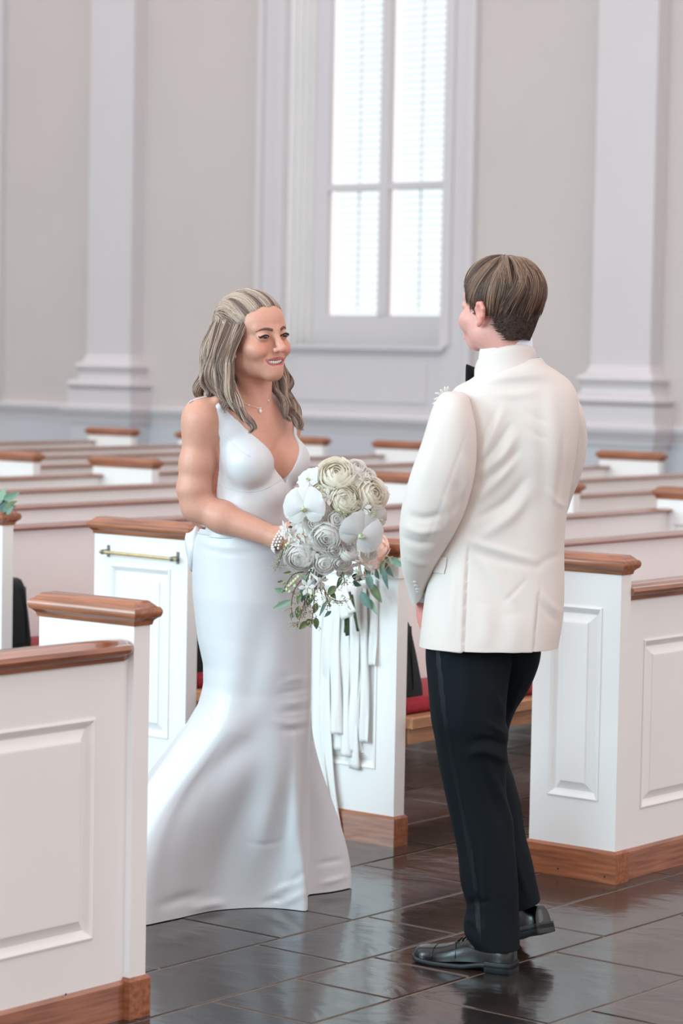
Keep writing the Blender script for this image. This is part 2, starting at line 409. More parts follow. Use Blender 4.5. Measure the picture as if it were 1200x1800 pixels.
def rail(root, x0, x1, y, z, round_end=False, zs=1.0):
    # moulded rail along x over a 0.03 thick board whose near face is y
    r = MB(); P = [(y+a, z+b*zs) for a, b in RAILP]
    rings = [[(x, p, q) for p, q in P] for x in (x0, x1)]
    if round_end:
        cy = y + 0.015
        for dx, s in ((0.012, 0.93), (0.02, 0.75), (0.024, 0.5)):
            rings.append([(x1+dx, cy+(p-cy)*s, z+0.02+(q-z-0.02)*(s*0.5+0.5)) for p, q in P])
    r.loft(rings)
    return r.build('top_rail', WOODX, root, smooth=True, angle=0.6)
def partition(x0, x1, yn, label, end_side, wid, shift):
    """low frontal with raised panels: no seat; back board along x, one end board"""
    root = empty('pew_front_partition', (x0, yn, 0)); tag(root, label, 'pew')
    L = x1 - x0
    by = 0.018
    if end_side == '+x': bx0, bx1, ex = 0.0, L, L
    else: bx0, bx1, ex = TH, L, 0.0
    bm_ = MB(); box_open(bm_, bx0, bx1, by, by+0.032, 0.0, 0.825, ('-y',))
    # panels counted from the aisle end
    holes = []; pw, st = 0.86, 0.115
    Lb = bx1 - bx0; a = 0.105
    while a + 0.3 < Lb:
        holes.append((a, min(a+pw, Lb-0.1), 0.20, 0.70)); a += pw + st
    if end_side == '+x': holes = [(Lb-q1, Lb-q0, c, d) for q0, q1, c, d in holes][::-1]
    panel_face(bm_, (bx0, by, 0), (1,0,0), (0,0,1), (0,-1,0), Lb, 0.825, holes)
    bm_.build('back_board', PAINT, root)
    for q0, q1, c, d in holes:
        p = MB(); raised_panel(p, (bx0+q0, by, c), (1,0,0), (0,0,1), (0,-1,0), q1-q0, d-c); p.build('raised_panel', PAINT, root)
    b = MB(); b.extr_x(bx0, bx1, [(by-0.010,0),(by-0.010,HB-0.014),(by-0.004,HB-0.006),(by+0.01,HB-0.006),(by+0.01,0)])
    b.build('baseboard', WOODX, root)
    if end_side == '+x': rail(root, bx0, bx1-0.024, by, 0.823, True)
    else: rail(root, bx0, bx1, by, 0.823)
    end_board(root, ex, 0.0, wid, '+x' if end_side == '+x' else '-x')
    return root
PL = partition(1.2, 4.292, 4.042, 'cream pew front partition with wood rail beside the bride\'s train, nearest the camera', '+x', 0.303, 0)
PR = partition(XF, 9.95, 4.067, 'cream pew front partition with wood rail behind the groom', '-x', 0.302, 0)
ORD = ['first', 'second', 'third', 'fourth', 'fifth', 'sixth', 'seventh', 'eighth', 'ninth', 'tenth', 'eleventh']
def pew(x0, x1, yn, label, near_end, far_detail, group):
    """bench facing -y"""
    root = empty('pew', (x0, yn, 0)); tag(root, label, 'pew', group)
    L = x1 - x0; wid = 0.425; s0 = TH if near_end else 0.0
    b = MB(); b.loft([[(s0,0.335,0.30),(L-TH,0.335,0.30),(L-TH,0.362,0.30),(s0,0.362,0.30)],[(s0,0.374,0.845),(L-TH,0.374,0.845),(L-TH,0.402,0.845),(s0,0.402,0.845)]])
    b.build('back_board', PAINT, root)
    rail(root, s0, L-TH, 0.372, 0.843, zs=0.44)
    if near_end: end_board(root, 0.0, 0.0, wid, '-x')
    end_board(root, L-TH, 0.0, wid, '-x', panel=far_detail)
    if near_end or far_detail:
        s = MB(); s.rects(s0-0.0, L-TH, -0.028, 0.34, [(-0.004,0.362),(0.0,0.366),(0.0,0.396),(-0.004,0.402)])
        s.build('seat_board', SEATW, root)
        a = MB(); a.box(s0+0.008, L-TH-0.008, -0.008, 0.018, 0.315, 0.363); a.build('seat_apron', SEATW, root)
        k = MB(); k.rects(s0+0.022, L-TH-0.02, 0.012, 0.325, [(-0.02,0.402),(-0.004,0.408),(0.0,0.42),(0.0,0.432),(-0.006,0.444),(-0.02,0.452)])
        k.build('seat_cushion', RED, root, smooth=True, angle=1.2)
    else:
        s = MB(); s.box(s0, L-TH, -0.02, 0.34, 0.362, 0.402); s.build('seat_board', SEATW, root)
    return root
PEWS = []
for k in range(1, 11):
    near = k <= 3
    if k == 1: lab = 'cream wooden pew behind the groom, flowers and ribbons tied to its aisle end'
    elif k == 2: lab = 'cream wooden pew behind the bride with a brass bar on its aisle end'
    elif k == 3: lab = 'cream wooden pew at the left edge with greenery on its aisle end'
    else: lab = 'cream pew of the middle block, %s row behind the one with the brass bar' % ORD[k-3]
    PEWS.append(pew(XF, 9.985, ROW[k], lab, near, k <= 4, 'pews of the middle block'))
for k in range(0, 11):
    lab = 'cream pew by the window wall, %s row from the front' % ORD[k]
    PEWS.append(pew(10.0, 13.52, ROW[k], lab, False, False, 'pews by the window wall'))
# brass bar on the second pew's end
pb = PEWS[1]
t = MB(); A = on_plane(181, 970, 0, XF-0.028); B = on_plane(303, 982.5, 0, XF-0.028)
a = A - np.array([XF, ROW[2], 0]); c = B - np.array([XF, ROW[2], 0])
t.tube([(-0.028, a[1]+0.015, a[2]), (-0.028, c[1]-0.012, c[2])], 0.0055, 10)
bar = t.build('brass_bar', BRASS, pb, smooth=True, angle=0.8); bar['label'] = 'slim brass bar'
for q, zz in ((a[1]+0.0, a[2]), (c[1], c[2])):
    h = MB(); h.rects(-0.036, -0.002, q-0.005, q+0.005, [(-0.002, zz-0.008),(0.0, zz-0.004),(0.0005, zz),(0.0, zz+0.004),(-0.002, zz+0.008)])
    h.rects(-0.004, 0.001, q-0.005, q+0.005, [(0, zz-0.018), (0, zz+0.022)])
    h.build('bracket', STEEL, bar)
# black leather kneelers standing on the seats at the aisle ends
def kneeler(yn, x, w_, lab, tilt, h_):
    o = empty('leather_kneeler', (XF+TH+x, yn+0.150, 0.453), 0); tag(o, lab, 'cushion', 'leather kneelers on the pew seats')
    m = MB(); R = []
    prof = [(0.0,-0.02),(0.006,0.0),(0.008,0.03),(0.006,0.5*h_),(0.002,h_-0.03),(-0.004,h_-0.008),(-0.014,h_)]
    for of, z in prof:
        dy = 0.05 * z; th = 0.105 - 0.012*z/h_
        z = max(z, 0.0)
        ring = []
        x0, x1, y0, y1, rr = max(-of, -0.004), w_+of+tilt*(h_-z), dy-th-of, dy+th+of, 0.014
        for cx, cy, a0 in ((x1-rr,y0+rr,-90),(x1-rr,y1-rr,0),(x0+rr,y1-rr,90),(x0+rr,y0+rr,180)):
            for q in range(4):
                an = math.radians(a0 + 30*q); ring.append((cx+rr*math.cos(an), cy+rr*math.sin(an), z))
        R.append(ring)
    m.loft(R); m.build('leather_cover', LEATHER, o, smooth=True, angle=0.9)
    p = MB(); yf = lambda z: 0.05*z - (0.105-0.012*z/h_) - 0.009
    p.tube([(0.012, yf(0.02), 0.02), (w_-0.012, yf(0.02), 0.02), (w_-0.008, yf(h_-0.03), h_-0.03)], 0.0022, 5)
    p.build('piping', LEATHER, o, smooth=True)
kneeler(ROW[1], 0.006, 0.095, 'black leather kneeler leaning on the pew seat beside the groom\'s legs', 0.16, 0.25)
kneeler(ROW[2], 0.006, 0.085, 'black leather kneeler showing behind the bride\'s skirt', 0.06, 0.24)
kneeler(ROW[3], 0.006, 0.120, 'black leather kneeler on the pew at the left edge under the greenery', 0.03, 0.25)
# old nail holes in the skirting timber
for px_, py_, pl, ax_, val in ((980, 1527, PR, 0, XF-0.0092), (1062, 1541, PR, 0, XF-0.0092), (115.5, 1748, PL, 1, 4.042+0.018-0.0102)):
    q = on_plane(px_, py_, ax_, val) - np.array(pl.location); m = MB(); dd_ = (0.0004, 0.003, 0.003) if ax_ == 0 else (0.003, 0.0004, 0.003)
    m.sphere(q, dd_, 8, 4); m.build('nail_hole', LEATHER, pl)
# ------------------------------------------------------------------ smooth-blended solids, polygonised with surface nets
def smin(a, b, k):
    h = np.maximum(k - np.abs(a - b), 0) / k
    return np.minimum(a, b) - h * h * k * 0.25
class Field:
    def __init__(s, lo, hi, h):
        s.lo = np.array(lo, float); s.h = h
        s.n = np.ceil((np.array(hi) - s.lo) / h).astype(int) + 1
        s.F = np.full(s.n, 0.08, np.float32)
    def clone(s):
        c = Field.__new__(Field); c.lo = s.lo.copy(); c.h = s.h; c.n = s.n.copy(); c.F = s.F.copy(); return c
    def sub(s, lo, hi, pad=0.03):
        a = np.clip(np.floor((np.array(lo) - pad - s.lo) / s.h).astype(int), 0, s.n)
        b = np.clip(np.ceil((np.array(hi) + pad - s.lo) / s.h).astype(int) + 1, 0, s.n)
        if np.any(b <= a): return None, None
        sl = tuple(slice(i, j) for i, j in zip(a, b))
        ax = [(s.lo[i] + s.h * np.arange(a[i], b[i])).astype(np.float32) for i in range(3)]
        return sl, (ax[0][:, None, None], ax[1][None, :, None], ax[2][None, None, :])
    def mix(s, sl, d, k, op):
        G = s.F[sl]
        if op == '+': s.F[sl] = smin(G, d, k) if k > 0 else np.minimum(G, d)
        else: s.F[sl] = -smin(-G, d, k) if k > 0 else np.maximum(G, -d)
    def ell(s, c, r, k=0.01, op='+', R=None):
        c = np.array(c, float); r = np.array(r, float); m = r.max()
        sl, X = s.sub(c - m, c + m, k + 0.006)
        if sl is None: return s
        P = [X[i] - np.float32(c[i]) for i in range(3)]
        if R is not None:  # R columns: local axes
            P = [P[0]*np.float32(R[0][i]) + P[1]*np.float32(R[1][i]) + P[2]*np.float32(R[2][i]) for i in range(3)]
        k0 = np.sqrt((P[0]/np.float32(r[0]))**2 + (P[1]/np.float32(r[1]))**2 + (P[2]/np.float32(r[2]))**2)
        k1 = np.sqrt((P[0]/np.float32(r[0]**2))**2 + (P[1]/np.float32(r[1]**2))**2 + (P[2]/np.float32(r[2]**2))**2) + 1e-6
        s.mix(sl, k0 * (k0 - 1) / k1, k, op); return s
    def cap(s, a, b, ra, rb, k=0.01, op='+'):
        a = np.array(a, float); b = np.array(b, float); m = max(ra, rb)
        sl, X = s.sub(np.minimum(a, b) - m, np.maximum(a, b) + m, k + 0.006)
        if sl is None: return s
        ab = (b - a); L2 = float(ab @ ab) + 1e-12
        P = [X[i] - np.float32(a[i]) for i in range(3)]
        t = np.clip((P[0]*np.float32(ab[0]) + P[1]*np.float32(ab[1]) + P[2]*np.float32(ab[2])) / np.float32(L2), 0, 1)
        d = np.sqrt((P[0]-t*np.float32(ab[0]))**2 + (P[1]-t*np.float32(ab[1]))**2 + (P[2]-t*np.float32(ab[2]))**2) - (ra + (rb - ra) * t)
        s.mix(sl, d, k, op); return s
    def chain(s, pts, rads, k=0.008, op='+'):
        for i in range(len(pts) - 1): s.cap(pts[i], pts[i+1], rads[i], rads[i+1], k, op)
        return s
    def poly(s):
        F = s.F; nx, ny, nz = F.shape
        S = F < 0
        cnt = np.zeros((nx-1, ny-1, nz-1), np.uint8)
        offs = [(i, j, k) for i in (0, 1) for j in (0, 1) for k in (0, 1)]
        for i, j, k in offs: cnt += S[i:nx-1+i, j:ny-1+j, k:nz-1+k]
        act = np.argwhere((cnt > 0) & (cnt < 8))
        vals = np.stack([F[act[:,0]+i, act[:,1]+j, act[:,2]+k] for i, j, k in offs], 1)
        acc = np.zeros((len(act), 3)); num = np.zeros(len(act))
        O = np.array(offs, float)
        for e0 in range(8):
            for ax in range(3):
                if offs[e0][ax]: continue
                o1 = list(offs[e0]); o1[ax] = 1; e1 = offs.index(tuple(o1))
                va, vb = vals[:, e0], vals[:, e1]; m = (va < 0) != (vb < 0)
                t = va[m] / (va[m] - vb[m])
                p = np.repeat(O[e0][None], m.sum(), 0); p[:, ax] = t
                acc[m] += p; num[m] += 1
        V = (act + acc / num[:, None]) * s.h + s.lo
        idx = np.full(cnt.shape, -1, np.int32); idx[act[:,0], act[:,1], act[:,2]] = np.arange(len(act))
        quads = []
        for ax in range(3):
            sa = [slice(None)]*3; sb = [slice(None)]*3
            sa[ax] = slice(0, -1); sb[ax] = slice(1, None)
            A, B = S[tuple(sa)], S[tuple(sb)]
            for flip in (0, 1):
                e = np.argwhere((A & ~B) if not flip else (~A & B))
                u, v = [(1,2),(2,0),(0,1)][ax]
                ok = (e[:,u] > 0) & (e[:,v] > 0) & (e[:,u] < F.shape[u]-1) & (e[:,v] < F.shape[v]-1); e = e[ok]
                def at(du, dv):
                    q = e.copy(); q[:,u] -= du; q[:,v] -= dv; return idx[q[:,0], q[:,1], q[:,2]]
                q = np.stack([at(1,1), at(0,1), at(0,0), at(1,0)], 1)
                quads.append(q if not flip else q[:, ::-1])
        Q = np.concatenate(quads); Q = Q[(Q >= 0).all(1)]
        return V, Q
def relax(V, Q, it=2, lam=0.5):
    E = np.concatenate([Q[:, [0,1]], Q[:, [1,2]], Q[:, [2,3]], Q[:, [3,0]]])
    for q in range(it):
        acc = np.zeros_like(V); n = np.zeros(len(V))
        np.add.at(acc, E[:,0], V[E[:,1]]); np.add.at(n, E[:,0], 1)
        np.add.at(acc, E[:,1], V[E[:,0]]); np.add.at(n, E[:,1], 1)
        V = V + lam * (acc / np.maximum(n, 1)[:, None] - V)
    return V
class Fig:
    """figure frame: x right across the view, y away, z up, origin on the floor"""
    def __init__(s, px, depth):
        r = ray(px, 900); t = depth / (r @ FW); P = EYE + r * t
        s.d = depth; s.o = np.array([P[0], P[1], 0.0]); s.rz = math.atan2(RT[1], RT[0])
    def L(s, px, py, dd=0.0):
        r = ray(px, py); t = (s.d + dd) / (r @ FW); P = EYE + r * t - s.o
        return np.array([P @ RT, P @ FW, P[2]])
    def floor(s, px, py):
        r = ray(px, py); t = -EYE[2] / r[2]; P = EYE + r * t - s.o
        return np.array([P @ RT, P @ FW, 0.0])
    def world(s, V):
        V = np.asarray(V); return s.o + V[..., 0:1] * RT + V[..., 1:2] * FW + V[..., 2:3] * UP
    def px(s, V):
        W = s.world(V) - EYE; d = W @ VD
        return 600 + FPX * (W @ VR) / d, 900 - FPX * (W @ VU) / d
SKINF = mat('warm_fair_skin', (0.7, 0.45, 0.35), 0.42, vcol=True, sss=0.15, var=0.05, vscale=120, spec=0.4)
# ------------------------------------------------------------------ the bride
BR = Fig(450, 7.1)
bride = empty('person', tuple(BR.o), BR.rz)
tag(bride, 'woman with long wavy blonde hair in a white satin gown holding a bouquet', 'person')
beta = math.radians(47)
bs_ = np.array([math.cos(beta), math.sin(beta), 0]); bf_ = np.array([math.sin(beta), -math.cos(beta), 0]); bu_ = np.array([0, 0, 1.0])
RB = np.stack([bs_, bf_, bu_], 1)
TC = np.array([-0.022, 0.0, 0.0])
def T(s_, f_, z): return TC + bs_*s_ + bf_*f_ + bu_*z
# head frame
gam = math.radians(42); tilt = math.radians(1)
hs = np.array([math.cos(gam), math.sin(gam), 0]); hf0 = np.array([math.sin(gam), -math.cos(gam), 0])
hf = hf0*math.cos(tilt) - bu_*math.sin(tilt); hu = bu_*math.cos(tilt) + hf0*math.sin(tilt)
rl = math.radians(5.0)
hs, hu = hs*math.cos(rl) + hu*math.sin(rl), hu*math.cos(rl) - hs*math.sin(rl)
RH = np.stack([hs, hf, hu], 1); HS = 1.055
HC = BR.L(446, 590, -0.045)
def H(s_, f_, u_): return HC + (hs*s_ + hf*f_ + hu*u_) * HS
h_ = 0.0021
F = Field((-0.27, -0.36, 0.86), (0.27, 0.26, 1.72), h_)
# torso
F.ell(T(0, -0.005, 1.20), (0.125, 0.088, 0.20), 0.03, R=RB)
F.ell(T(0, 0.0, 1.04), (0.112, 0.082, 0.15), 0.05, R=RB)
F.ell(T(0, -0.015, 0.90), (0.165, 0.12, 0.15), 0.06, R=RB)
F.cap(T(-0.130, -0.012, 1.348), T(0.130, -0.012, 1.348), 0.042, 0.042, 0.05)
F.ell(T(0, 0.02, 1.30), (0.135, 0.075, 0.10), 0.04, R=RB)
F.ell(T(0, -0.035, 1.30), (0.14, 0.06, 0.13), 0.04, R=RB)
for sg in (-1, 1):
    F.ell(T(0.070*sg, 0.072, 1.228), (0.064, 0.060, 0.066), 0.025, R=RB)
    F.cap(T(0.03*sg, -0.03, 1.42), T(0.13*sg, -0.02, 1.362), 0.028, 0.034, 0.04)
torso = F.clone()
F = Field((-0.27, -0.36, 0.86), (0.27, 0.26, 1.72), h_); F.F = torso.F.copy()
_zc = (F.lo[2] + h_*np.arange(F.n[2])).astype(np.float32)[None, None, :]
F.F = np.maximum(F.F + 0.02*np.clip((1.06 - _zc)/0.06, 0, 1), 0.995 - _zc)   # the body under the skirt stays clear of it
# neck
F.cap(T(0.0, -0.02, 1.37), H(0, -0.025, -0.08), 0.056, 0.051, 0.03)
for sg in (-1, 1):
    F.cap(T(0.02*sg, 0.035, 1.365), T(0.14*sg, 0.02, 1.395), 0.011, 0.012, 0.02)      # collar bones
    F.cap(T(0.016*sg, 0.045, 1.38), H(0.055*sg, -0.01, -0.06), 0.010, 0.014, 0.025)
# arms
Sh_R = BR.L(353, 738, -0.105); El_R = BR.L(345, 890, -0.10); Wr_R = BR.L(487, 946, -0.17)
F.chain([Sh_R, Sh_R*0.5+El_R*0.5+np.array([-0.006,0,0]), Sh_R*0.2+El_R*0.8+np.array([-0.009,0,0]), El_R], [0.043, 0.0435, 0.0435, 0.037], 0.02)
F.ell(Sh_R + np.array([-0.003, 0.0, -0.004]), (0.046, 0.047, 0.060), 0.03)
F.ell(El_R + np.array([0.006, 0.006, 0.0]), (0.037, 0.037, 0.037), 0.02)
F.chain([El_R, El_R*0.68+Wr_R*0.32 + np.array([0, 0, -0.003]), Wr_R], [0.038, 0.040, 0.0275], 0.02)
Sh_L = T(0.158, -0.02, 1.340); El_L = T(0.175, -0.06, 1.07); Wr_L = T(0.075, 0.19, 1.005)
F.chain([Sh_L, Sh_L*0.55+El_L*0.45, El_L], [0.048, 0.044, 0.038], 0.03)
F.chain([El_L, El_L*0.68+Wr_L*0.32, Wr_L], [0.039, 0.039, 0.026], 0.03)
# hands closed round the bouquet stems
def hand(F, wr, d, back, lat, side):
    """wr wrist, d along hand, back = back-of-hand normal, lat = towards the thumb"""
    d, back, lat = [np.array(v, float) / np.linalg.norm(v) for v in (d, back, lat)]
    palm = wr + d*0.048
    R = np.stack([lat, back, d], 1)
    F.cap(wr, wr + d*0.03, 0.026, 0.027, 0.015)
    F.ell(palm, (0.040, 0.0165, 0.050), 0.015, R=R)
    for q, (off, L, r) in enumerate(((0.030, 0.95, 0.0088), (0.010, 1.05, 0.0092), (-0.010, 0.98, 0.0088), (-0.028, 0.78, 0.0078))):
        k0 = wr + d*0.088 + lat*off + back*0.004
        k1 = k0 + (d*0.75 - back*0.65)*0.042*L
        k2 = k1 + (-d*0.15 - back*0.98)*0.027*L
        k3 = k2 + (-d*0.88 - back*0.45)*0.02*L
        F.chain([wr + d*0.055 + lat*off*0.85, k0, k1, k2, k3], [r*1.1, r*1.15, r, r*0.93, r*0.8], 0.004)
    t0 = wr + d*0.028 + lat*0.026; t1 = t0 + (d*0.55 + lat*0.62 - back*0.55)*0.038
    t2 = t1 + (d*0.6 + lat*0.05 - back*0.8)*0.030; t3 = t2 + (d*0.5 - lat*0.3 - back*0.8)*0.022
    F.chain([t0, t1, t2, t3], [0.014, 0.0115, 0.0105, 0.0085], 0.006)
hand(F, Wr_R, (0.93, -0.25, 0.05), (-0.25, -0.95, -0.15), (0.05, 0.0, 1.0), -1)
hand(F, Wr_L, (-0.15, -0.95, 0.1), (0.9, -0.25, -0.1), (0.0, 0.1, 1.0), 1)
# ---- head
def he(c, r, k=0.01, op='+', R=RH): F.ell(H(*c), np.array(r)*HS, k, op, R)
def hc(a, b, ra, rb, k=0.01, op='+'): F.cap(H(*a), H(*b), ra*HS, rb*HS, k, op)
he((0, -0.012, 0.030), (0.072, 0.092, 0.078), 0.02)
he((0, 0.026, -0.040), (0.057, 0.057, 0.064), 0.03)
he((0, 0.034, 0.036), (0.059, 0.052, 0.046), 0.02)
for sg in (-1, 1):
    he((0.042*sg, 0.006, -0.050), (0.022, 0.034, 0.032), 0.03)
    hc((0.046*sg, 0.008, -0.066), (0.012*sg, 0.068, -0.093), 0.014, 0.014, 0.03)
    he((0.044*sg, 0.050, -0.028), (0.024, 0.026, 0.022), 0.022)
    he((0.039*sg, 0.065, -0.037), (0.018, 0.019, 0.016), 0.016)           # raised smile cheeks
    hc((0.012*sg, 0.081, 0.018), (0.043*sg, 0.064, 0.021), 0.007, 0.006, 0.016)
he((0, 0.068, -0.091), (0.020, 0.017, 0.016), 0.022)
he((0, 0.067, -0.060), (0.034, 0.021, 0.024), 0.02)
for sg in (-1, 1):
    he((0.0335*sg, 0.097, 0.003), (0.018, 0.016, 0.0105), 0.014, '-')
    he((0.0325*sg, 0.0725, 0.001), (0.0170, 0.0135, 0.0125), 0.006)      # lids over the eyeball
hc((0, 0.084, 0.012), (0, 0.100, -0.018), 0.0075, 0.0085, 0.014)
hc((0, 0.100, -0.018), (0, 0.110, -0.029), 0.0085, 0.0095, 0.008)
he((0, 0.1115, -0.0310), (0.0110, 0.0095, 0.009), 0.006)
for sg in (-1, 1):
    he((0.0130*sg, 0.0985, -0.034), (0.0080, 0.0095, 0.0072), 0.005)
    he((0.0065*sg, 0.1075, -0.0405), (0.0032, 0.0045, 0.0025), 0.003, '-')
    hc((0.0195*sg, 0.0945, -0.036), (0.034*sg, 0.085, -0.052), 0.0015, 0.002, 0.010, '-')   # smile fold
    hc((0.034*sg, 0.085, -0.052), (0.0375*sg, 0.079, -0.066), 0.002, 0.001, 0.010, '-')
    he((0.074*sg, -0.010, -0.014), (0.006, 0.016, 0.028), 0.006)
    he((0.073*sg, -0.002, -0.040), (0.005, 0.009, 0.010), 0.004)
# soft recess between the lips
MZ = -0.0575
he((0, 0.087, MZ-0.006), (0.0275, 0.016, 0.0086), 0.004, '-')
def smp(Fd, P):
    q = np.round((np.asarray(P) - Fd.lo) / Fd.h).astype(int); q = np.clip(q, 0, Fd.n - 1)
    return Fd.F[q[..., 0], q[..., 1], q[..., 2]]
def tri(Fd, P):
    q = (np.asarray(P) - Fd.lo) / Fd.h; i = np.clip(np.floor(q).astype(int), 0, Fd.n - 2); f = q - i; r = 0
    for a in (0, 1):
        for b in (0, 1):
            for c in (0, 1):
                r = r + Fd.F[i[...,0]+a, i[...,1]+b, i[...,2]+c] * (f[...,0] if a else 1-f[...,0]) * (f[...,1] if b else 1-f[...,1]) * (f[...,2] if c else 1-f[...,2])
    return r
def surf(x, z, up=0.0):
    """head-frame point on the face at side x, height z"""
    y = np.arange(0.13, 0.0, -0.0004)
    P = HC + (hs*x + hf*y[:, None] + hu*z) * HS
    d = tri(F, P); k = int(np.argmax(d < 0)); y0 = y[k]
    return np.array([x, y0 + up, z])
def hit(Fd, px, py, lift=0.0):
    """first point of a solid under a picture point, in the figure frame"""
    dd = np.arange(-0.36, 0.25, 0.001); r = ray(px, py); t = (BR.d + dd) / (r @ FW); P = EYE + r * t[:, None] - BR.o
    L_ = np.stack([P @ RT, P @ FW, P[:, 2]], 1); d = tri(Fd, np.clip(L_, Fd.lo, Fd.lo + (Fd.n-1)*Fd.h))
    ins = (L_ > Fd.lo).all(1) & (L_ < Fd.lo + (Fd.n-1)*Fd.h).all(1) & (d < lift)
    return L_[int(np.argmax(ins))] if ins.any() else None
V, Q = F.poly(); V = relax(V, Q, 1, 0.35)
Hl = ((V - HC) @ RH) / HS
base = np.array(lin((211, 157, 136))); colr = np.repeat(base[None], len(V), 0)
def blend(mask, c):
    global colr
    colr = colr * (1 - mask[:, None]) + np.array(c)[None] * mask[:, None]
ax = np.abs(Hl[:, 0])
blush = np.exp(-(((ax-0.044)/0.02)**2 + ((Hl[:,2]+0.030)/0.018)**2)) * (Hl[:,1] > 0.03) * (Hl[:,2] > -0.12)
blend(blush*0.5, lin((214, 132, 118)))
nose = np.exp(-(((ax)/0.014)**2 + ((Hl[:,2]+0.033)/0.012)**2)) * (Hl[:,1] > 0.09)
blend(nose*0.3, lin((214, 136, 120)))
np_mesh('body', V, Q, SKINF, bride, colr)
print('bride body', len(V))
def part(mb, name, m, smooth=True, angle=None, parent=None, lab=None):
    o = mb.build(name, m, parent or bride, smooth, angle)
    if lab: o['label'] = lab
    return o
EYEW = mat('eye_white', (0.30, 0.27, 0.26), 0.4, coat=0.4)
IRIS = mat('dark_iris', lin((28, 24, 24)), 0.15, coat=0.4)
BROW = mat('brown_brow', lin((102, 75, 66)), 0.85)
LASH = mat('dark_lash', lin((34, 25, 26)), 0.8)
TOOTH = mat('tooth', (0.86, 0.83, 0.80), 0.18, coat=0.3)
LIP = mat('rose_lip', lin((190, 96, 98)), 0.3, coat=0.2)
GUM = mat('gum', lin((198, 106, 112)), 0.3, coat=0.3)
def strip(fn, nu, nv):
    m = MB(); vs = [tuple(fn(u/(nu-1), v/(nv-1))) for v in range(nv) for u in range(nu)]
    m.add(vs, [(v*nu+u, v*nu+u+1, (v+1)*nu+u+1, (v+1)*nu+u) for v in range(nv-1) for u in range(nu-1)]); return m
for sg in (-1, 1):
    c0 = np.array([0.0325*sg, 0.0725, 0.001])
    up_ = lambda x: 0.0043*(1-(x/0.0135)**2) + 0.0004 + 0.02*x
    lo_ = lambda x: -0.0027*(1-(x/0.0135)**2) + 0.02*x
    def eye(u, v, lift=0.0006):
        x = -0.0135 + 0.027*u; z = lo_(x)*(1-v) + up_(x)*v - 0.0005
        y = 0.0137*math.sqrt(max(0.02, 1-(x/0.0170)**2-(z/0.0125)**2))
        return H(c0[0]+x*sg, c0[1]+y+lift, c0[2]+z)
    part(strip(lambda u, v: eye(u, v), 15, 7), 'eyeball', EYEW)
    xi = 0.5 + 0.06*(1 if sg < 0 else -1)
    part(strip(lambda u, v: eye(xi-0.24+0.48*u, 0.5+(v-0.5)*min(1.0, 2.4*math.sqrt(max(0.0, 0.26-(u-0.5)**2))), 0.0010), 9, 7), 'iris', IRIS)
    l = MB(); P = catmull([eye(u, v, 0.0012) for u, v in ((-0.02,0.6),(0.12,1.0),(0.3,1.05),(0.5,1.08),(0.7,1.05),(0.9,1.0),(1.04,0.95))] + [H(c0[0]+0.0175*sg, 0.0775, 0.0045)], 18)
    l.tube(P, lambda t: (0.0024*(0.5+0.9*t)*(1 if t < 0.85 else max(0.15, (1-t)/0.15)), 0.0018), 6, flat=tuple(hf)); part(l, 'eyelash', LASH)
    l = MB(); l.tube(catmull([eye(u, v, 0.0008) for u, v in ((0.1,0.1),(0.35,-0.05),(0.65,-0.05),(0.98,0.2))], 12), 0.0008, 5); part(l, 'lower_eyelash', LASH)
    b = MB(); P = catmull([H(*surf(x*sg, z, 0.0004)) for x, z in ((0.0135,0.0170),(0.020,0.0195),(0.029,0.0215),(0.039,0.0205),(0.050,0.0145))], 16)
    b.tube(P, lambda t: (0.0041*HS*(0.85 + 0.4*t - 1.2*t*t)+0.0003, 0.0014), 6, flat=tuple(hf)); part(b, 'eyebrow', BROW)
# open smile: gum, teeth, lips follow the face
UL = [(-0.0300,0.0015),(-0.020,0.0008),(-0.010,0.0004),(-0.0035,0.0006),(0,-0.0004),(0.0035,0.0006),(0.010,0.0004),(0.020,0.0008),(0.0300,0.0015)]
LLp = [(-0.0300,0.0010),(-0.0225,-0.0085),(-0.012,-0.0150),(0,-0.0168),(0.012,-0.0150),(0.0225,-0.0085),(0.0300,0.0010)]
mouth_y = lambda x: 0.0875 - 11*x*x
def mo(x, dz, up=0.0):
    w = float(smoothstep(0.019, 0.029, abs(x))); y_s = surf(x*1.04, MZ+dz)[1]
    return np.array([x*1.05, mouth_y(x)*(1-w) + max(y_s, mouth_y(x))*w + up*0.6, MZ+dz])
up_c = catmull([mo(x, z, 0.0012) for x, z in UL], 28); lo_c = catmull([mo(x, z, 0.0012) for x, z in LLp], 28)
g = strip(lambda u, v: H(*(lambda x: (x, mouth_y(x)-0.0058, MZ + (0.001 - 0.0155*v*(1-(x/0.029)**2))))(-0.0275+0.055*u)), 21, 4)
part(g, 'gum', GUM)
tt = MB()
for q in range(8):
    xm = (-0.0220 + 0.0055*q + 0.00275)*(1.0); t = 1 - (xm/0.0285)**2
    c = H(xm, mouth_y(xm)-0.0042, MZ-0.0032-0.0038*t)
    tt.sphere((0,0,0), 1, 8, 6); nv = 48
    vs = np.array(tt.v[-nv:]); a_ = math.atan2(26*xm, 1)
    lx, ly = hs*math.cos(a_) - hf*math.sin(a_), hf*math.cos(a_) + hs*math.sin(a_)
    loc = vs * np.array([0.0030, 0.0024, 0.0054*(0.55+0.45*t)])*HS
    tt.v[-nv:] = [tuple(c + lx*p + ly*q_ + hu*r_) for p, q_, r_ in loc]
part(tt, 'teeth', TOOTH)['kind'] = 'stuff'
